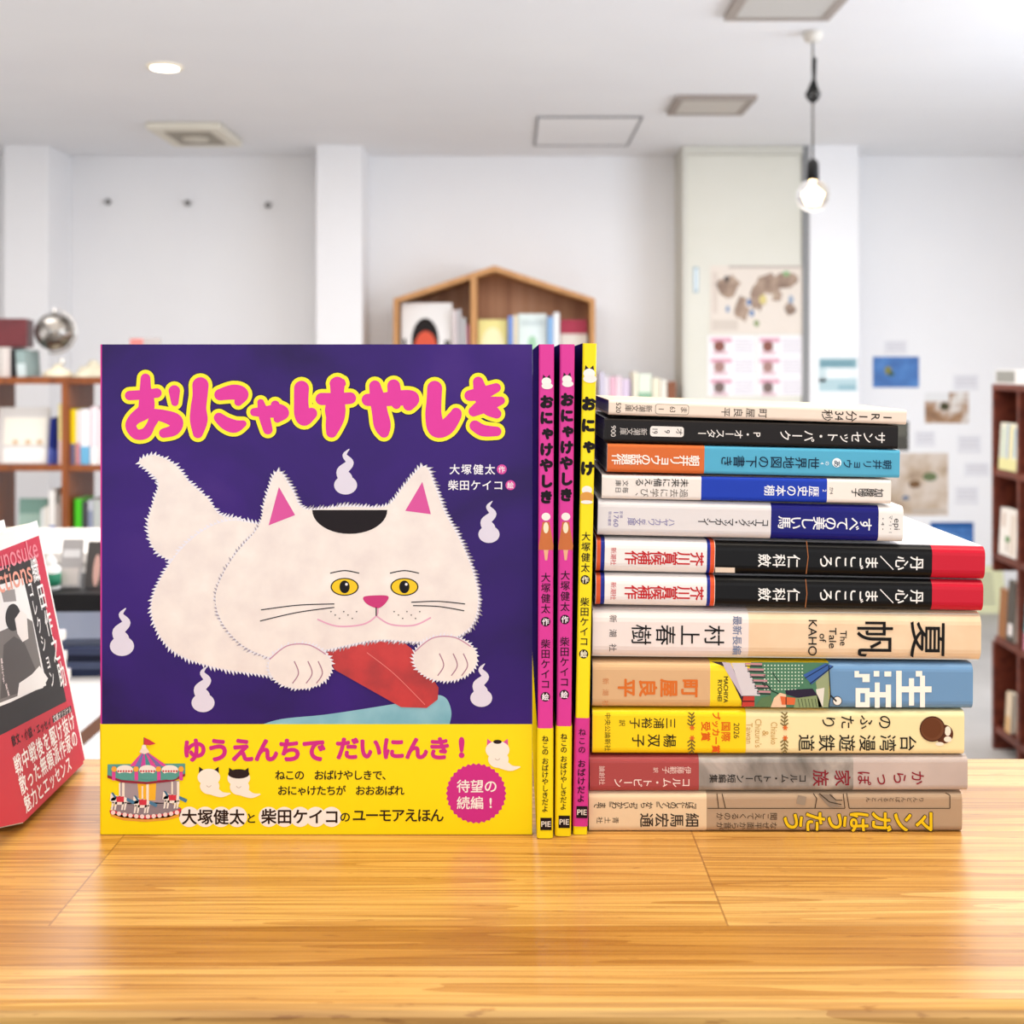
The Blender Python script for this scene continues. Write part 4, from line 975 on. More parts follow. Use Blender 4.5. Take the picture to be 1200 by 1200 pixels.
def fbook(label, x0, x1, y0, z0, h, col, prints=(), th=.015, tiltx=-6, group=None, name='book', rz=0.0):
    """a far-away book shown face out: cover, leaves and a printed picture"""
    w_ = x1 - x0
    t = thing(name, label, 'book', ((x0 + x1) / 2, y0, z0 + .0005 + abs(math.sin(R(tiltx))) * th), (R(tiltx), 0, rz), group)
    mb = MB(); c = pm(col, .45)
    shell(mb, [(0, h, c, c, c)], th, w_, .001, .0015, 0, lambda a, y, n: (y - w_ / 2, n, a)); cv_ = mb.build('cover', t)
    mb = MB(); mb.box(-w_ / 2 + .002, w_ / 2 - .002, .0016, th - .0016, .002, h - .002, M_pages); mb.build('page_block', t)
    if prints:
        fl = Flat(lambda u, v, l: (u, -.0001 - .0001 * l, v))
        for kind, a, colr, l in prints:
            if kind == 'r': fl.poly([(-w_ / 2 + a[0] * w_, a[2] * h), (-w_ / 2 + a[1] * w_, a[2] * h), (-w_ / 2 + a[1] * w_, a[3] * h), (-w_ / 2 + a[0] * w_, a[3] * h)], pm(colr, .5), l)
            else: fl.disc(-w_ / 2 + a[0] * w_, a[1] * h, a[2] * w_, pm(colr, .5), l, 24, a[3] * h)
        fl.build('cover_print', cv_)
    return t


# left bookcase (open back)
D = 5.0; yb0, yb1 = D, D + .31
t = thing('bookcase', 'open brown wooden bookcase at the left behind the counter', 'bookcase', (wx(72, D), D + .15, 0))
ox, oy = t.location.x, t.location.y
def part(name, a, mat, T=None):
    T = T or t; l = T.location; mb = MB(); mb.box(a[0] - l.x, a[1] - l.x, a[2] - l.y, a[3] - l.y, a[4] - l.z, a[5] - l.z, mat); return mb.build(name, T)
zt = wz(442, D); ZL = [wz(545, D), wz(648, D), wz(740, D)]
part('top_board', (wx(-30, D), wx(280, D), yb0 - .004, yb1, wz(450, D), zt), M_brown)
for k, px_ in enumerate((-26, 72, 170, 268)):
    part('upright', (wx(px_, D), wx(px_ + 8, D), yb0, yb1, 0, wz(450, D) - .0003), M_brown)
for zz in ZL:
    for k, px_ in enumerate((-26, 72, 170)): part('shelf_board', (wx(px_ + 8, D) + .0003, wx(px_ + 98, D) - .0003, yb0 + .002, yb1, zz - .024, zz), M_brown)
zs = ZL[0]
gL = 'books on the left bookcase'
fbook('pale picture book face out in the upper left compartment of the brown bookcase', wx(-10, D), wx(50, D), D + .05, zs, .225, '#d8d4d0', (('r', (.12, .95, .33, .82), '#f6f1e4', 1), ('r', (.12, .95, 0.02, .28), '#fbf9f6', 1), ('r', (.3, .4, .34, .42), '#d9b890', 2), ('r', (.55, .65, .34, .42), '#d9b890', 2), ('r', (.78, .88, .34, .42), '#d9b890', 2)), group=gL)
sbook('slim navy book leaning beside the pale face-out picture book', wx(52, D), wx(57, D), D + .03, zs, .185, .13, '#25307c', ('#5a66b0', .35), R(4), gL)
sbook('slim indigo book second from the pale face-out picture book', wx(58, D), wx(62.5, D), D + .035, zs, .19, .13, '#1c2468', ('#4450a0', .3), R(4), gL)
sbook('white and yellow book against the right upright of the upper left compartment', wx(66, D), wx(71.5, D), D + .02, zs, .24, .15, '#f3e69c', ('#f2d8d2', .4), 0, gL)
sbook('yellow topped book at the left of the upper middle compartment', wx(80.5, D), wx(86, D), D + .02, zs, .22, .15, '#f3d21e', ('#6f6a86', .38), 0, gL)
sbook('thin white book right of the yellow topped one', wx(86.5, D), wx(91, D), D + .025, zs, .215, .15, '#eceaea', ('#d690a0', .4), 0, gL)
sbook('white book with a blue foot in the upper middle compartment', wx(92, D), wx(103, D), D + .02, zs, .22, .15, '#f0ecee', ('#6fb0d4', .33), 0, gL)
sbook('pale pink book next to the blue footed one', wx(104, D), wx(113, D), D + .02, zs, .23, .15, '#f0dfe4', ('#f6f2f0', .3), 0, gL)
sbook('white book half behind the purple cover in the upper compartment', wx(114, D), wx(122, D), D + .02, zs, .215, .15, '#ece8ea', None, 0, gL)
zs = ZL[1]
fbook('grey green book face out in the lower left compartment of the brown bookcase', wx(11, D), wx(45, D), D + .08, zs, .205, '#a8c4b8', (('r', (.0, 1, .7, 1), '#7fa296', 1), ('r', (.1, .8, .1, .4), '#c6d8cc', 1)), group=gL)
for a, c, hh, cl, bn, lb in ((44, 48.5, .17, '#d9dbd8', None, 'thin pale grey book right of the grey green cover'), (49, 53, .18, '#ece6dc', None, 'thin ivory book in the lower left compartment'), (54, 61.5, .245, '#f4f1ec', ('#3f66b4', .42), 'tall white book with a blue foot in the lower left compartment'), (62, 66.5, .19, '#c2b6b0', ('#e0a8a0', .4), 'mottled book with a pink foot, lower left compartment'), (67, 71.5, .225, '#d2cdc6', None, 'tall grey book against the upright, lower left compartment'),
                             (84, 92.5, .21, '#4ec42c', ('#f0d820', .36), 'bright green book with a yellow foot in the lower middle compartment'), (93, 99, .2, '#4a4a4c', ('#26262a', .5), 'black book right of the bright green one'), (100, 105.5, .205, '#c2c4cc', ('#8d94ac', .8), 'silver grey book, lower middle compartment'), (106, 118, .205, '#b8bcb8', ('#8cd66c', .45), 'grey book with a light green foot beside the purple cover')):
    sbook(lb, wx(a, D), wx(c, D), D + .03, zs, hh, .15, cl, bn, 0, gL)
# on top of the bookcase
for a, c, hh, cl, lb in ((-14, -1, .118, '#cfcac4', 'grey book at the far left on top of the brown bookcase'), (0, 4.5, .118, '#e4dcd6', 'white book under the dark red box'), (5, 9.5, .117, '#d8cdc8', 'cream book under the dark red box'), (10, 14, .112, '#2c2a2c', 'black book beside the grey green one on the bookcase top')):
    sbook(lb, wx(a, D), wx(c, D), D + .02, zt, hh, .16, cl, None, 0, 'books on top of the brown bookcase')
sbook('grey green book with a white panel leaning on the bookcase top', wx(17.5, D), wx(28, D), D + .02, zt, .105, .16, '#93a6a4', ('#c9d6d6', .5), R(-4), 'books on top of the brown bookcase')
m = MB(); m.box(-.12, .12, -.09, .09, 0, .115, noise_mat('dark_red_box', [(.3, '#4c161c'), (.7, '#6a2228')], 8, 3, .45)); o = m.build('box', bevel=.004); o.location = (wx(-15, D), D + .115, zt + .1192); o.rotation_euler = (0, R(0), R(12)); tag(o, 'dark red box lying on the books on the bookcase top', 'box')
# silver globe
gx, gz, gr = wx(51, D), wz(388, D), .077
t = thing('desk_globe', 'silver mirrored desk globe on a cream foot on the bookcase', 'globe', (wx(52, D), D + .12, zt))
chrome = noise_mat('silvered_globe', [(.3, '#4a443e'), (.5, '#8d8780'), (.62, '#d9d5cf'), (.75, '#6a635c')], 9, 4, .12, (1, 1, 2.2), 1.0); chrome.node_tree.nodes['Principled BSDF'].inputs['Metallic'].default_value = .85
g0 = Vector((gx - t.location.x, 0, gz - zt))
m = MB(); m.lathe([(max(.0005, gr * math.sin(a)), -gr * math.cos(a)) for a in [math.pi * k / 20 for k in range(21)]], g0, chrome, 32); m.build('sphere', t, smooth=True)
m = MB(); m.tube([tuple(g0 + Vector(((gr + .009) * math.cos(a), 0, (gr + .009) * math.sin(a)))) for a in [R(75 - k * 9.0) for k in range(21)]], .0045, pm('#d8d4ce', .2, .8)); m.lathe([(.011, gr + .001), (.007, gr + .018)], g0, pm('#eeeae4', .2, .5), 12); m.build('meridian_arm', t, smooth=True)
m = MB(); m.lathe([(.012, .05), (.010, .075)], (g0.x + .03, 0, 0), pm('#f1efe8', .2, .4), 14); m.lathe([(.060, 0), (.062, .008), (.048, .024), (.02, .036), (.012, .052)], (.01, 0, 0), pm('#e9dfc4', .4), 28); m.build('foot', t, smooth=True)
# crumpled cloth
rng = random.Random(5); m = MB(); nx_, ny_ = 22, 10; vs = []
for j in range(ny_ + 1):
    for i in range(nx_ + 1):
        u, v = i / nx_, j / ny_; e = min(1, 6 * min(u, 1 - u)) * min(1, 5 * min(v, 1 - v))
        vs.append((u * .19, v * .2, .001 + e * (.03 + .028 * math.sin(u * 9 + v * 4) * math.cos(v * 6) + .02 * u + rng.uniform(0, .008))))
m.add(vs, [(j * (nx_ + 1) + i, j * (nx_ + 1) + i + 1, (j + 1) * (nx_ + 1) + i + 1, (j + 1) * (nx_ + 1) + i) for j in range(ny_) for i in range(nx_)], pm('#c9c2ac', .8, noise=.15))
m.box(.004, .186, .004, .196, .0002, .0012, pm('#c9c2ac', .8, noise=.15))
o = m.build('folded_cloth', loc=(wx(78, D), D + .04, zt), smooth=True); tag(o, 'pale crumpled cloth on the bookcase beside the silver globe', 'cloth')
fbook('grey and red book standing on the bookcase, its top just above the purple cover', wx(142, D), wx(178, D), D + .1, zt, .156, '#b8b0ae', (('r', (.02, .45, .1, .98), '#d8807a', 1),), tiltx=-4, group=None)

# house-shaped shelf
D = 6.15
t = thing('house_shelf', 'light wooden house-shaped bookshelf with gabled roof against the wall', 'bookshelf', (wx(579, D), D + .15, 0))
x0, x1, xm = wx(461, D) - t.location.x, wx(697.5, D) - t.location.x, wx(579.5, D) - t.location.x
ze, za, th = wz(350, D), wz(311, D), .024
def prism(name, pts, y0, y1, mat):
    n = len(pts); mb = MB(); mb.add([(x, y0, z) for x, z in pts] + [(x, y1, z) for x, z in pts], [tuple(range(n)), tuple(range(2 * n - 1, n - 1, -1))] + [(i + n, (i + 1) % n + n, (i + 1) % n, i) for i in range(n)], mat)
    return mb.build(name, t)
Y0, Y1 = -.15, .15
prism('roof_panel', [(x0, ze), (x0, ze - th), (xm, za - th * 1.15), (xm, za)], Y0, Y1, M_beech); prism('roof_panel', [(xm, za), (xm, za - th * 1.15), (x1, ze - th), (x1, ze)], Y0, Y1, M_beech)
def roofz(x): return ze - th + (za - th * 1.15 - ze + th) * (1 - abs(x - xm) / (xm - x0))
prism('side_panel', [(x0, 0), (x0 + th, 0), (x0 + th, roofz(x0 + th)), (x0, roofz(x0))], Y0, Y1, M_beech); prism('side_panel', [(x1 - th, 0), (x1, 0), (x1, roofz(x1)), (x1 - th, roofz(x1 - th))], Y0, Y1, M_beech)
xd = wx(551.5, D) - t.location.x; prism('divider', [(xd, 0), (xd + .03, 0), (xd + .03, roofz(xd + .03)), (xd, roofz(xd))], Y0 + .002, Y1 - .012, M_beech)
prism('back_panel', [(x0 + th, 0), (x1 - th, 0), (x1 - th, roofz(x1 - th)), (xm, roofz(xm)), (x0 + th, roofz(x0 + th))], Y1 - .012, Y1, M_beechback)
zsh = wz(440, D)
for k, zz in enumerate((zsh, zsh - .36, .08)): prism('shelf', [(x0 + th, zz - .02), (xd, zz - .02), (xd, zz), (x0 + th, zz)], Y0 + .003, Y1 - .012, M_beech); prism('shelf', [(xd + .03, zz - .02), (x1 - th, zz - .02), (x1 - th, zz), (xd + .03, zz)], Y0 + .003, Y1 - .012, M_beech)
gH = 'books in the house-shaped shelf'
fbook('picture book with a red-faced black-haired child on its cover, in the house-shaped shelf', wx(469, D), wx(529, D), D + .04, zsh, (440 - 354) * D / F, '#eceae8', (('e', (.47, .47, .27, .32), '#1d1717', 1), ('e', (.48, .31, .235, .3), '#d85a42', 2), ('e', (.36, .36, .05, .02), '#8c2c22', 3), ('e', (.56, .36, .05, .02), '#8c2c22', 3), ('r', (.2, .8, 0, .1), '#e8d27a', 3), ('r', (.03, .1, .35, .5), '#4c4644', 1), ('r', (.85, .97, .3, .48), '#6a6460', 1)), group=gH)
for a, c, y, cl, le, lb in ((531, 536, 363, '#e8dcdc', -3, 'thin pink-white book beside the child picture book'), (537, 542, 362, '#c8c4c6', -4, 'thin grey book left of the shelf divider'), (543, 547, 372, '#dfe0e2', -4, 'thin silver book left of the shelf divider'), (547.5, 551, 380, '#d890a0', -3, 'thin rose book touching the shelf divider')):
    sbook(lb, wx(a, D), wx(c, D) - .002, D + .03, zsh, (440 - y) * D / F, .14, cl, None, R(le) * .3, gH)
fbook('pale yellow book face out right of the shelf divider', wx(560, D), wx(594, D), D + .05, zsh, (440 - 374) * D / F, '#f2e79a', (('e', (.5, .5, .4, .36), '#fbf3c4', 1),), group=gH)
sbook('blue spined book beside the pale yellow one', wx(595.5, D), wx(601, D), D + .03, zsh, (440 - 370) * D / F, .14, '#7c9cdc', None, 0, gH)
sbook('cream spined book between two blue ones', wx(601.5, D), wx(606, D), D + .03, zsh, (440 - 369) * D / F, .14, '#efe4c8', None, 0, gH)
fbook('white book with a pale green drawing face out in the house-shaped shelf', wx(607, D), wx(641, D), D + .05, zsh, (440 - 367) * D / F, '#e3eeec', (('e', (.5, .5, .16, .14), '#a8d2b0', 1), ('r', (.1, .9, .8, .9), '#cfdcdc', 1)), group=gH)
sbook('sky blue spined book right of the white drawing cover', wx(642, D), wx(648.5, D), D + .03, zsh, (440 - 371) * D / F, .14, '#8fb8e4', None, 0, gH)
sbook('white spined book right of the sky blue one', wx(649, D), wx(656, D), D + .03, zsh, (440 - 366) * D / F, .14, '#eff0f0', None, 0, gH)
fbook('wine red and cream book face out at the right of the house-shaped shelf', wx(657.5, D), wx(689, D), D + .05, zsh, (440 - 374) * D / F, '#a83a50', (('r', (0, 1, 0, .74), '#ded6cc', 1),), group=gH)

# low shelf with a row of books between the stack and the cupboard
D = 6.1; zl = wz(487, D)
t = thing('low_shelf', 'low white shelf unit below the cupboard door side, behind the stack', 'shelf', (wx(750, D), D + .12, 0))
part('top_board', (wx(701.5, D), wx(799, D), D - .02, D + .25, zl - .022, zl), M_white, t); part('side_panel', (wx(702, D), wx(706, D), D, D + .25, 0, zl - .022), M_white, t); part('side_panel', (wx(795, D), wx(798.5, D), D, D + .25, 0, zl - .022), M_white, t); part('back_panel', (wx(706, D) , wx(795, D), D + .235, D + .25, 0, zl - .022), M_white, t)
for a, c, y, cl, lb in ((703, 708, 436, '#d8d2e4', 'lilac white book at the left of the low shelf row'), (709, 714, 441, '#efe6ee', 'white book second from the left on the low shelf'), (715, 722, 442, '#e8b8c8', 'pink book third from the left on the low shelf'), (722.5, 729, 441, '#eed8e0', 'pale pink book beside the pink one on the low shelf'), (729.5, 739, 444, '#d9c8dc', 'mauve book in the middle of the low shelf row'), (742, 748, 436, '#f0ead4', 'cream book left of the green-marked one on the low shelf'), (748.5, 764, 438, '#e3ead8', 'broad pale book with a green mark on the low shelf'), (765, 774, 443, '#ece4cc', 'ivory book right of the green-marked one'), (775, 782, 445, '#efe9dc', 'white book left of the brown one on the low shelf'), (783, 793, 447, '#8a5a44', 'brown book at the right end of the low shelf row')):
    sbook(lb, wx(a, D), wx(c, D), D + .02, zl, (487 - y) * D / F, .15, cl, ('#8fb89a', .55) if 'broad' in lb else None, 0, 'books in the row on the low shelf')


# papers on door and wall
def sheet(name, label, cat, a, D, col, prints=(), group=None, mat=None, rz=0.0, th=.0015):
    x0, x1, y0, y1 = a; w_, h_ = (x1 - x0) * D / F, (y1 - y0) * D / F
    t = thing(name, label, cat, (wx((x0 + x1) / 2, D), D, wz(y1, D)), (0, rz, 0), group)
    mb = MB(); mb.box(-w_ / 2, w_ / 2, 0, th, 0, h_, mat or pm(col, .7)); sh_ = mb.build('sheet', t)
    if prints:
        fl = Flat(lambda u, v, l: (u, -.0002 - .0002 * l, v))
        for kind, q, c, l in prints:
            c = c if not isinstance(c, str) else pm(c, .7)
            if kind == 'r': fl.poly([(-w_ / 2 + q[0] * w_, q[2] * h_), (-w_ / 2 + q[1] * w_, q[2] * h_), (-w_ / 2 + q[1] * w_, q[3] * h_), (-w_ / 2 + q[0] * w_, q[3] * h_)], c, l)
            elif kind == 'p': fl.poly([(-w_ / 2 + i * w_, j * h_) for i, j in q], c, l)
            else: fl.disc(-w_ / 2 + q[0] * w_, q[1] * h_, q[2] * w_, c, l, 24, q[3] * h_)
        fl.build('print', sh_)
    return t
landm = noise_mat('map_land_print', [(.35, '#7d6658'), (.55, '#a88f7c'), (.75, '#c2ad96')], 14, 4, .7)
def blob(cx, cy, rx, ry, sd):
    g = random.Random(sd); return [(cx + rx * (1 + g.uniform(-.35, .3)) * math.cos(2 * math.pi * k / 14), cy + ry * (1 + g.uniform(-.35, .3)) * math.sin(2 * math.pi * k / 14)) for k in range(14)]
D = 6.197
sheet('wall_map', 'beige world map poster stuck on the cupboard door', 'map', (832, 941, 311, 391), D, '#e3d8cc', (
    ('p', blob(.2, .68, .13, .17, 1), landm, 1), ('p', blob(.34, .36, .07, .2, 2), landm, 1), ('p', blob(.52, .52, .08, .2, 3), landm, 1), ('p', blob(.62, .74, .16, .14, 4), landm, 1), ('p', blob(.8, .76, .14, .13, 5), landm, 1), ('p', blob(.86, .36, .06, .09, 6), landm, 1), ('p', blob(.72, .55, .06, .1, 7), landm, 1),
    ('e', (.18, .8, .03, .05), '#5c5450', 2), ('e', (.42, .46, .025, .05), '#5f7ca8', 2), ('e', (.45, .3, .025, .05), '#6d88b0', 2), ('e', (.19, .36, .02, .05), '#7d94b4', 2), ('e', (.87, .5, .025, .06), '#8ea0b8', 2), ('e', (.5, .15, .03, .05), '#8f9c70', 2), ('e', (.57, .5, .04, .07), '#d8c886', 2), ('e', (.82, .88, .04, .04), '#8fb080', 2), ('r', (.2, .98, .965, .99), '#a89c94', 1), ('r', (.03, .08, .3, .9), '#d6c8bc', 1), ('r', (.02, .3, .05, .2), '#d2c6ba', 1)))
for a, lb in (((829.5, 885.5, 393, 464), 'white leaflet with three pink-brown pictures, left of the pair under the world map'), ((887, 940.5, 393, 464), 'white leaflet with pink-brown pictures, right of the pair under the world map')):
    pr = []
    for k in range(3):
        y = .98 - k * .34; cc = ('#8a5a50', '#a8837c', '#7d6a66')[k]
        pr += [('r', (.06, .5, y - .1, y - .02), '#d9a4b4', 1), ('e', (.24, y - .16, .12, .09), cc, 2), ('r', (.1, .42, y - .3, y - .23), '#dcc0c6', 1)]
        pr += [('r', (.55, .95, y - .06 - .05 * q_, y - .045 - .05 * q_), '#bdb6c2', 1) for q_ in range(5)]
    sheet('leaflet', lb, 'leaflet', a, D, '#f1edee', pr, 'leaflets under the world map')
sheet('photo_print', 'pale teal snowy landscape print on the right pillar', 'picture', (959, 1005, 419, 460), PD - .002, '#e6ecec', (('r', (.02, .98, .7, .98), '#8fb0b8', 1), ('r', (.05, .9, .78, .88), '#6d94a0', 2), ('r', (.02, .98, .04, .4), '#b4cdd2', 1), ('r', (.0, .2, .3, .7), '#cadadc', 1), ('r', (.5, .96, .08, .22), '#94b6c0', 2), ('r', (.3, .8, .45, .62), '#f4f6f4', 2)), 'prints on the right wall')
DS = DW - .0022
bl = noise_mat('blue_sea_print', [(.3, '#2c5ca0'), (.55, '#3f78bc'), (.75, '#6a9cd0')], 12, 4, .5)
sheet('photo_print', 'deep blue sea picture with a small turtle-like spot, upper right wall', 'picture', (1023, 1077, 418, 454), DS, '', (('e', (.33, .55, .08, .14), '#8c8a4c', 1), ('e', (.4, .44, .06, .08), '#4c6a54', 1)), 'prints on the right wall', bl)
sheet('photo_print', 'plain blue picture low on the right wall, just above the crimson book tail', 'picture', (1090, 1141, 612, 655), DS, '', (('r', (0, 1, .86, 1), '#2a5a98', 1), ('e', (.4, .5, .3, .2), '#7ba6d4', 1)), 'prints on the right wall', bl)
brn = noise_mat('brown_landscape_print', [(.3, '#5c3a26'), (.45, '#a8805c'), (.58, '#e6e2dc'), (.75, '#f0f0ee')], 9, 5, .6)
sheet('photo_print', 'brown and white landscape picture right of the blue sea picture', 'picture', (1084, 1135, 460, 496), DS, '', (('r', (0, .55, .72, 1), '#eae9e8', 1), ('e', (.45, .55, .11, .13), '#4c4a34', 1)), 'prints on the right wall', brn)
sheet('photo_print', 'dark olive picture beside the ends of the black and teal paperbacks', 'picture', (1040, 1065, 494, 528), DS, '#55534c', (('r', (.1, .9, .5, .9), '#6a685e', 1),), 'prints on the right wall')
mp_ = noise_mat('tan_map_print', [(.3, '#8f745c'), (.42, '#c2ab92'), (.55, '#d8c9ba'), (.8, '#dccfc4')], 7, 5, .6)
sheet('wall_map', 'large tan illustrated map on the right wall behind the stack', 'map', (1040, 1111, 531, 604), DS, '', (('e', (.7, .62, .12, .07), '#6f7c58', 1), ('e', (.45, .5, .1, .06), '#7a5c40', 1), ('e', (.3, .28, .06, .04), '#6d7c94', 1), ('r', (.4, .96, .04, .1), '#c6b8aa', 1)), None, mp_)
for a, lb in (((1036, 1063, 399, 415), 'above the blue sea picture'), ((1117, 1147, 439, 457), 'above the brown landscape picture'), ((1072, 1096, 505, 523), 'under the brown landscape picture, beside the dark picture'), ((1122, 1150, 510, 531), 'lower right of the brown landscape picture'), ((1130, 1160, 542, 558), 'nearest the right bookcase'), ((1119, 1147, 570, 591), 'right of the tan illustrated map')):
    sheet('caption_card', 'faint white caption card %s' % lb, 'card', a, DS, '#e9e8eb', [('r', (.1, .9, .75 - .22 * k, .83 - .22 * k), '#cfccd2', 1) for k in range(3)] + [('r', (.03, .97, .03, .05), '#c9c6cc', 1)], 'caption cards on the right wall')
D = 6.3; zb = 0.0
t = sheet('poster_board', 'pale yellow green poster board standing on the floor by the right bookcase', 'poster', (1116, 1180, 664, 430 + EZ * F / D), D, '#d8d8b0', [('r', (.12, .8, .8 - .1 * k, .84 - .1 * k), '#9c9c84', 1) for k in range(7)], None, None, 0, .01)
t.location.z = .0005; t.rotation_euler = (R(-14), 0, 0)

# right bookcase, front turned to the left
XB = 1.55; yf, yn = 4.085, 3.20; dpt = .28
t = thing('bookcase', 'dark red-brown bookcase cut by the right edge', 'bookcase', (XB + dpt / 2, (yf + yn) / 2, 0))
Df = 4.085
def zy(py): return EZ - (py - HOR) / F * Df
posts = [yf - .012, 3.885, 3.665, 3.445, 3.225]
part('top_board', (XB, XB + dpt, yn, yf, zy(457), zy(450)), M_redbrown)
for zz in (zy(549), zy(647), zy(743), zy(848)): part('shelf_board', (XB + .003, XB + dpt - .012, yn + .001, yf - .02, zz - .02, zz), M_redbrown)
part('back_panel', (XB + dpt - .01, XB + dpt, yn, yf - .02, .02, zy(457)), M_redbrown)
for y in posts[1:]: part('upright', (XB + .0015, XB + dpt - .011, y - .018, y, 0, zy(457)), M_redbrown)
part('end_panel', (XB, XB + dpt, yf - .018, yf, zy(668), zy(457)), M_redbrown); part('end_panel', (XB, XB + dpt, yf - .018, yf, 0, zy(743) - .02), M_redbrown)
def side_book(label, y0, y1, z, h, col, prints=(), th=.02, dx=.006):
    w_ = y1 - y0; t = thing('book', label, 'book', (XB + dx, (y0 + y1) / 2, z + .0008 + abs(math.sin(R(6))) * th), (R(-3), 0, R(-90)), 'books on the right bookcase')
    mb = MB(); c = pm(col, .45); shell(mb, [(0, h, c, c, c)], th, w_, .001, .0015, 0, lambda a, y, n: (y - w_ / 2, n, a)); mb.box(-w_ / 2 + .002, w_ / 2 - .002, .0016, th - .0016, .002, h - .002, M_pages); cv_ = mb.build('cover', t)
    fl = Flat(lambda u, v, l: (u, -.0002 - .0002 * l, v))
    for q, cc, l in prints: fl.poly([(-w_ / 2 + q[0] * w_, q[2] * h), (-w_ / 2 + q[1] * w_, q[2] * h), (-w_ / 2 + q[1] * w_, q[3] * h), (-w_ / 2 + q[0] * w_, q[3] * h)], pm(cc, .5), l)
    if prints: fl.build('cover_print', cv_)
side_book('pale yellow and blue book face out, top compartment of the right bookcase', 3.905, 4.045, zy(549), .148, '#e6e4d2', (((.1, .3, .1, .9), '#c8d4c4', 1), ((.42, .52, .2, .98), '#7fa0bc', 1), ((.6, .72, .1, .95), '#e8d890', 1), ((.8, .95, .3, .9), '#a8bcc4', 1), ((0, 1, 0, .25), '#e2dca0', 2)))
side_book('white book with a small green plant on its cover, second compartment of the right bookcase', 3.905, 4.045, zy(647), .148, '#ece6de', (((.35, .6, .3, .42), '#5c8a54', 1), ((.42, .5, .1, .3), '#a89c8c', 1), ((.6, .9, .05, .9), '#ddd0c2', 1), ((.1, .35, .6, .9), '#d8c8bc', 1)))
side_book('orange brown book in the third compartment of the right bookcase', 3.99, 4.05, zy(743), .155, '#9c6a44', (), .02)
side_book('dark grey book in the third compartment of the right bookcase', 3.925, 3.985, zy(743), .19, '#55504a', (((.2, .8, .1, .3), '#e8e0dc', 1),), .02)
side_book('cream book leaning in the bottom compartment of the right bookcase', 3.955, 4.0, zy(848), .125, '#e2cdb0', (((.1, .9, 0, .4), '#d8b07c', 1),), .02, .008)
side_book('teal and pink book at the right edge, third compartment of the right bookcase', 3.72, 3.85, zy(743), .17, '#7fc0c4', (((0, 1, 0, .3), '#d890a4', 1),), .02)
m = MB(); m.box(-.125, .125, -.14, .14, 0, .004, M_white)
for a in ((-.125, .125, -.14, -.136), (-.125, .125, .136, .14), (-.125, -.121, -.136, .136), (.121, .125, -.136, .136)): m.box(a[0], a[1], a[2], a[3], .004, .046, M_white)
m.box(-.126, -.125, -.02, .13, .006, .042, pm('#9a9a94', .5))
o = m.build('storage_tray', loc=(XB + .13, 3.93, zy(450) + .0004)); tag(o, 'white tray with a grey label panel on top of the right bookcase', 'tray')

# white display table at the left, below eye level
zt2 = EZ - .40
t = thing('display_table', 'white display table with a brown edge behind the leaning red paperback', 'table', (-.9, 1.7, 0))
part('table_top', (-1.35, -.480, 1.20, 2.25, zt2 - .006, zt2), pm('#f0edea', .4), t); part('edge_band', (-1.35, -.478, 1.2, 2.25, zt2 - .022, zt2 - .0062), pm('#6b4430', .5), t)
part('side_panel', (-.52, -.484, 1.22, 2.22, 0, zt2 - .0222), pm('#eceae6', .5), t); part('side_panel', (-1.34, -1.30, 1.22, 2.22, 0, zt2 - .0222), pm('#eceae6', .5), t); part('shelf', (-1.30, -.52, 1.24, 2.2, .2, .22), pm('#eceae6', .5), t)
rng = random.Random(11)
for k in range(5):
    m = MB(); c = ('#27304c', '#4a5470', '#1d2338', '#3c4460', '#5c6478')[k]; m.box(-.075, .075, -.09, .09, 0, .0095, pm(c, .35)); m.box(-.073, .076, -.088, .088, .0015, .008, M_pages)
    o = m.build('magazine', loc=(-.572 + rng.uniform(-.006, .006), 1.72 + rng.uniform(-.006, .006), zt2 + .0003 + k * .0098)); o.rotation_euler = (0, 0, R(rng.uniform(-6, 6)))
    tag(o, 'dark blue magazine, %s of the stack on the white table' % ('bottom', 'second', 'middle', 'fourth', 'topmost')[k], 'magazine', 'dark magazines stacked on the white table')
for k in range(6):
    m = MB(); c = ('#f2efea', '#e6dce6', '#f4f2ee', '#efe6e0', '#f6f4f2', '#ece4ea')[k]; m.box(-.07, .07, -.085, .085, 0, .0115, pm(c, .4)); m.box(-.068, .071, -.083, .083, .0015, .010, M_pages)
    o = m.build('paperback_book', loc=(-.63 + rng.uniform(-.005, .005), 1.50 + rng.uniform(-.005, .005), zt2 + .0003 + k * .0118)); o.rotation_euler = (0, 0, R(rng.uniform(-7, 7)))
    tag(o, 'white paperback, %s of the stack on the white table' % ('lowest', 'second lowest', 'third lowest', 'third highest', 'second highest', 'highest')[k], 'book', 'white paperbacks stacked on the white table')
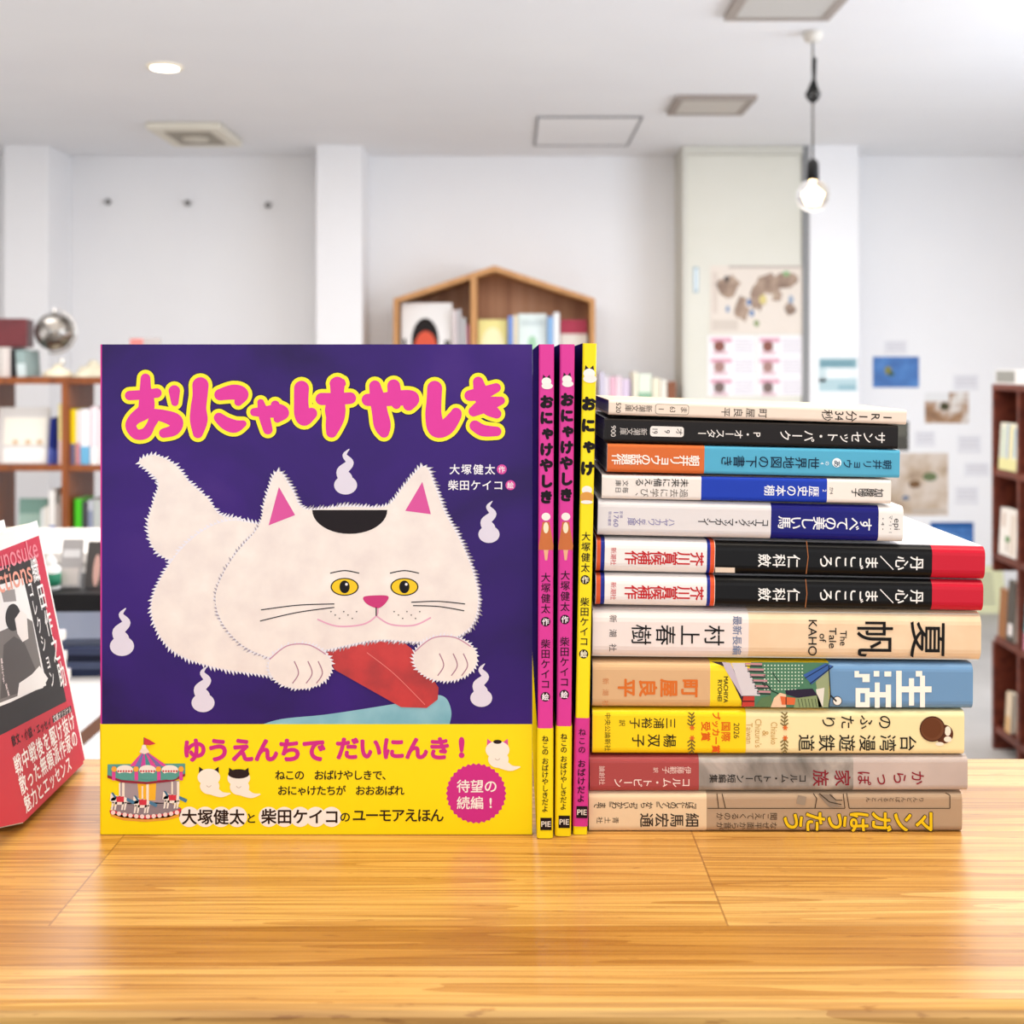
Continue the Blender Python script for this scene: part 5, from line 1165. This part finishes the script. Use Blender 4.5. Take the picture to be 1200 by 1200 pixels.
t = thing('display_box', 'black display riser on the white table', 'display box', (-.74, 2.02, zt2))
part('box_top', (-.96, -.53, 1.92, 2.12, zt2 + .045, zt2 + .055), pm('#1c1b1d', .5), t); part('front_panel', (-.96, -.53, 1.92, 1.93, zt2 + .0003, zt2 + .045), pm('#1a191b', .5), t); part('rear_panel', (-.96, -.53, 2.11, 2.12, zt2 + .0003, zt2 + .045), pm('#1a191b', .5), t)
zr = zt2 + .0553; D = 1.97
fbook('grey and white booklet standing on the black riser', wx(68, D), wx(93, D), D, zr, .075, '#b4b0b0', (('r', (.1, .9, .62, .78), '#e8e6e6', 1), ('r', (.1, .9, .05, .4), '#d9d0cc', 1)), .004, -16)
fbook('dark grey card with a pink hand shape standing on the black riser', wx(96, D), wx(117, D), D + .01, zr, .07, '#5a5654', (('e', (.62, .35, .2, .36), '#e6b8ac', 1),), .004, -16)
t = thing('glue_bottle', 'small white bottle with a green label on the black riser', 'bottle', (wx(62, D), D - .01, zr + .0003))
m = MB(); m.lathe([(.014, 0), (.0155, .003), (.0155, .032), (.013, .036)], (0, 0, 0), pm('#f0eeea', .4), 20); m.build('body', t, smooth=True)
m = MB(); m.lathe([(.0158, .006), (.0158, .026)], (0, 0, 0), pm('#2f7d5e', .4), 20); m.build('label_wrap', t, smooth=True)
m = MB(); m.lathe([(.009, .036), (.009, .044), (.003, .052)], (0, 0, 0), pm('#f4f2ee', .4), 16); m.build('cap', t, smooth=True)
D = 2.6
t = thing('white_cabinet', 'white low cabinet beyond the display table, under the brown bookcase', 'cabinet', (-.98, 2.8, 0))
zc = wz(648, D)
part('top_board', (-1.5, -.70, D, D + .4, zc - .02, zc), pm('#efe9e2', .5), t); part('carcass', (-1.48, -.72, D + .02, D + .38, 0, zc - .02), pm('#e9e6e2', .5), t); part('door', (-1.47, -1.105, D + .012, D + .0195, .05, zc - .03), pm('#edeae6', .5), t); part('door', (-1.095, -.73, D + .012, D + .0195, .05, zc - .03), pm('#edeae6', .5), t)

bpy.data.objects.remove(_fo); bpy.data.curves.remove(_fc)
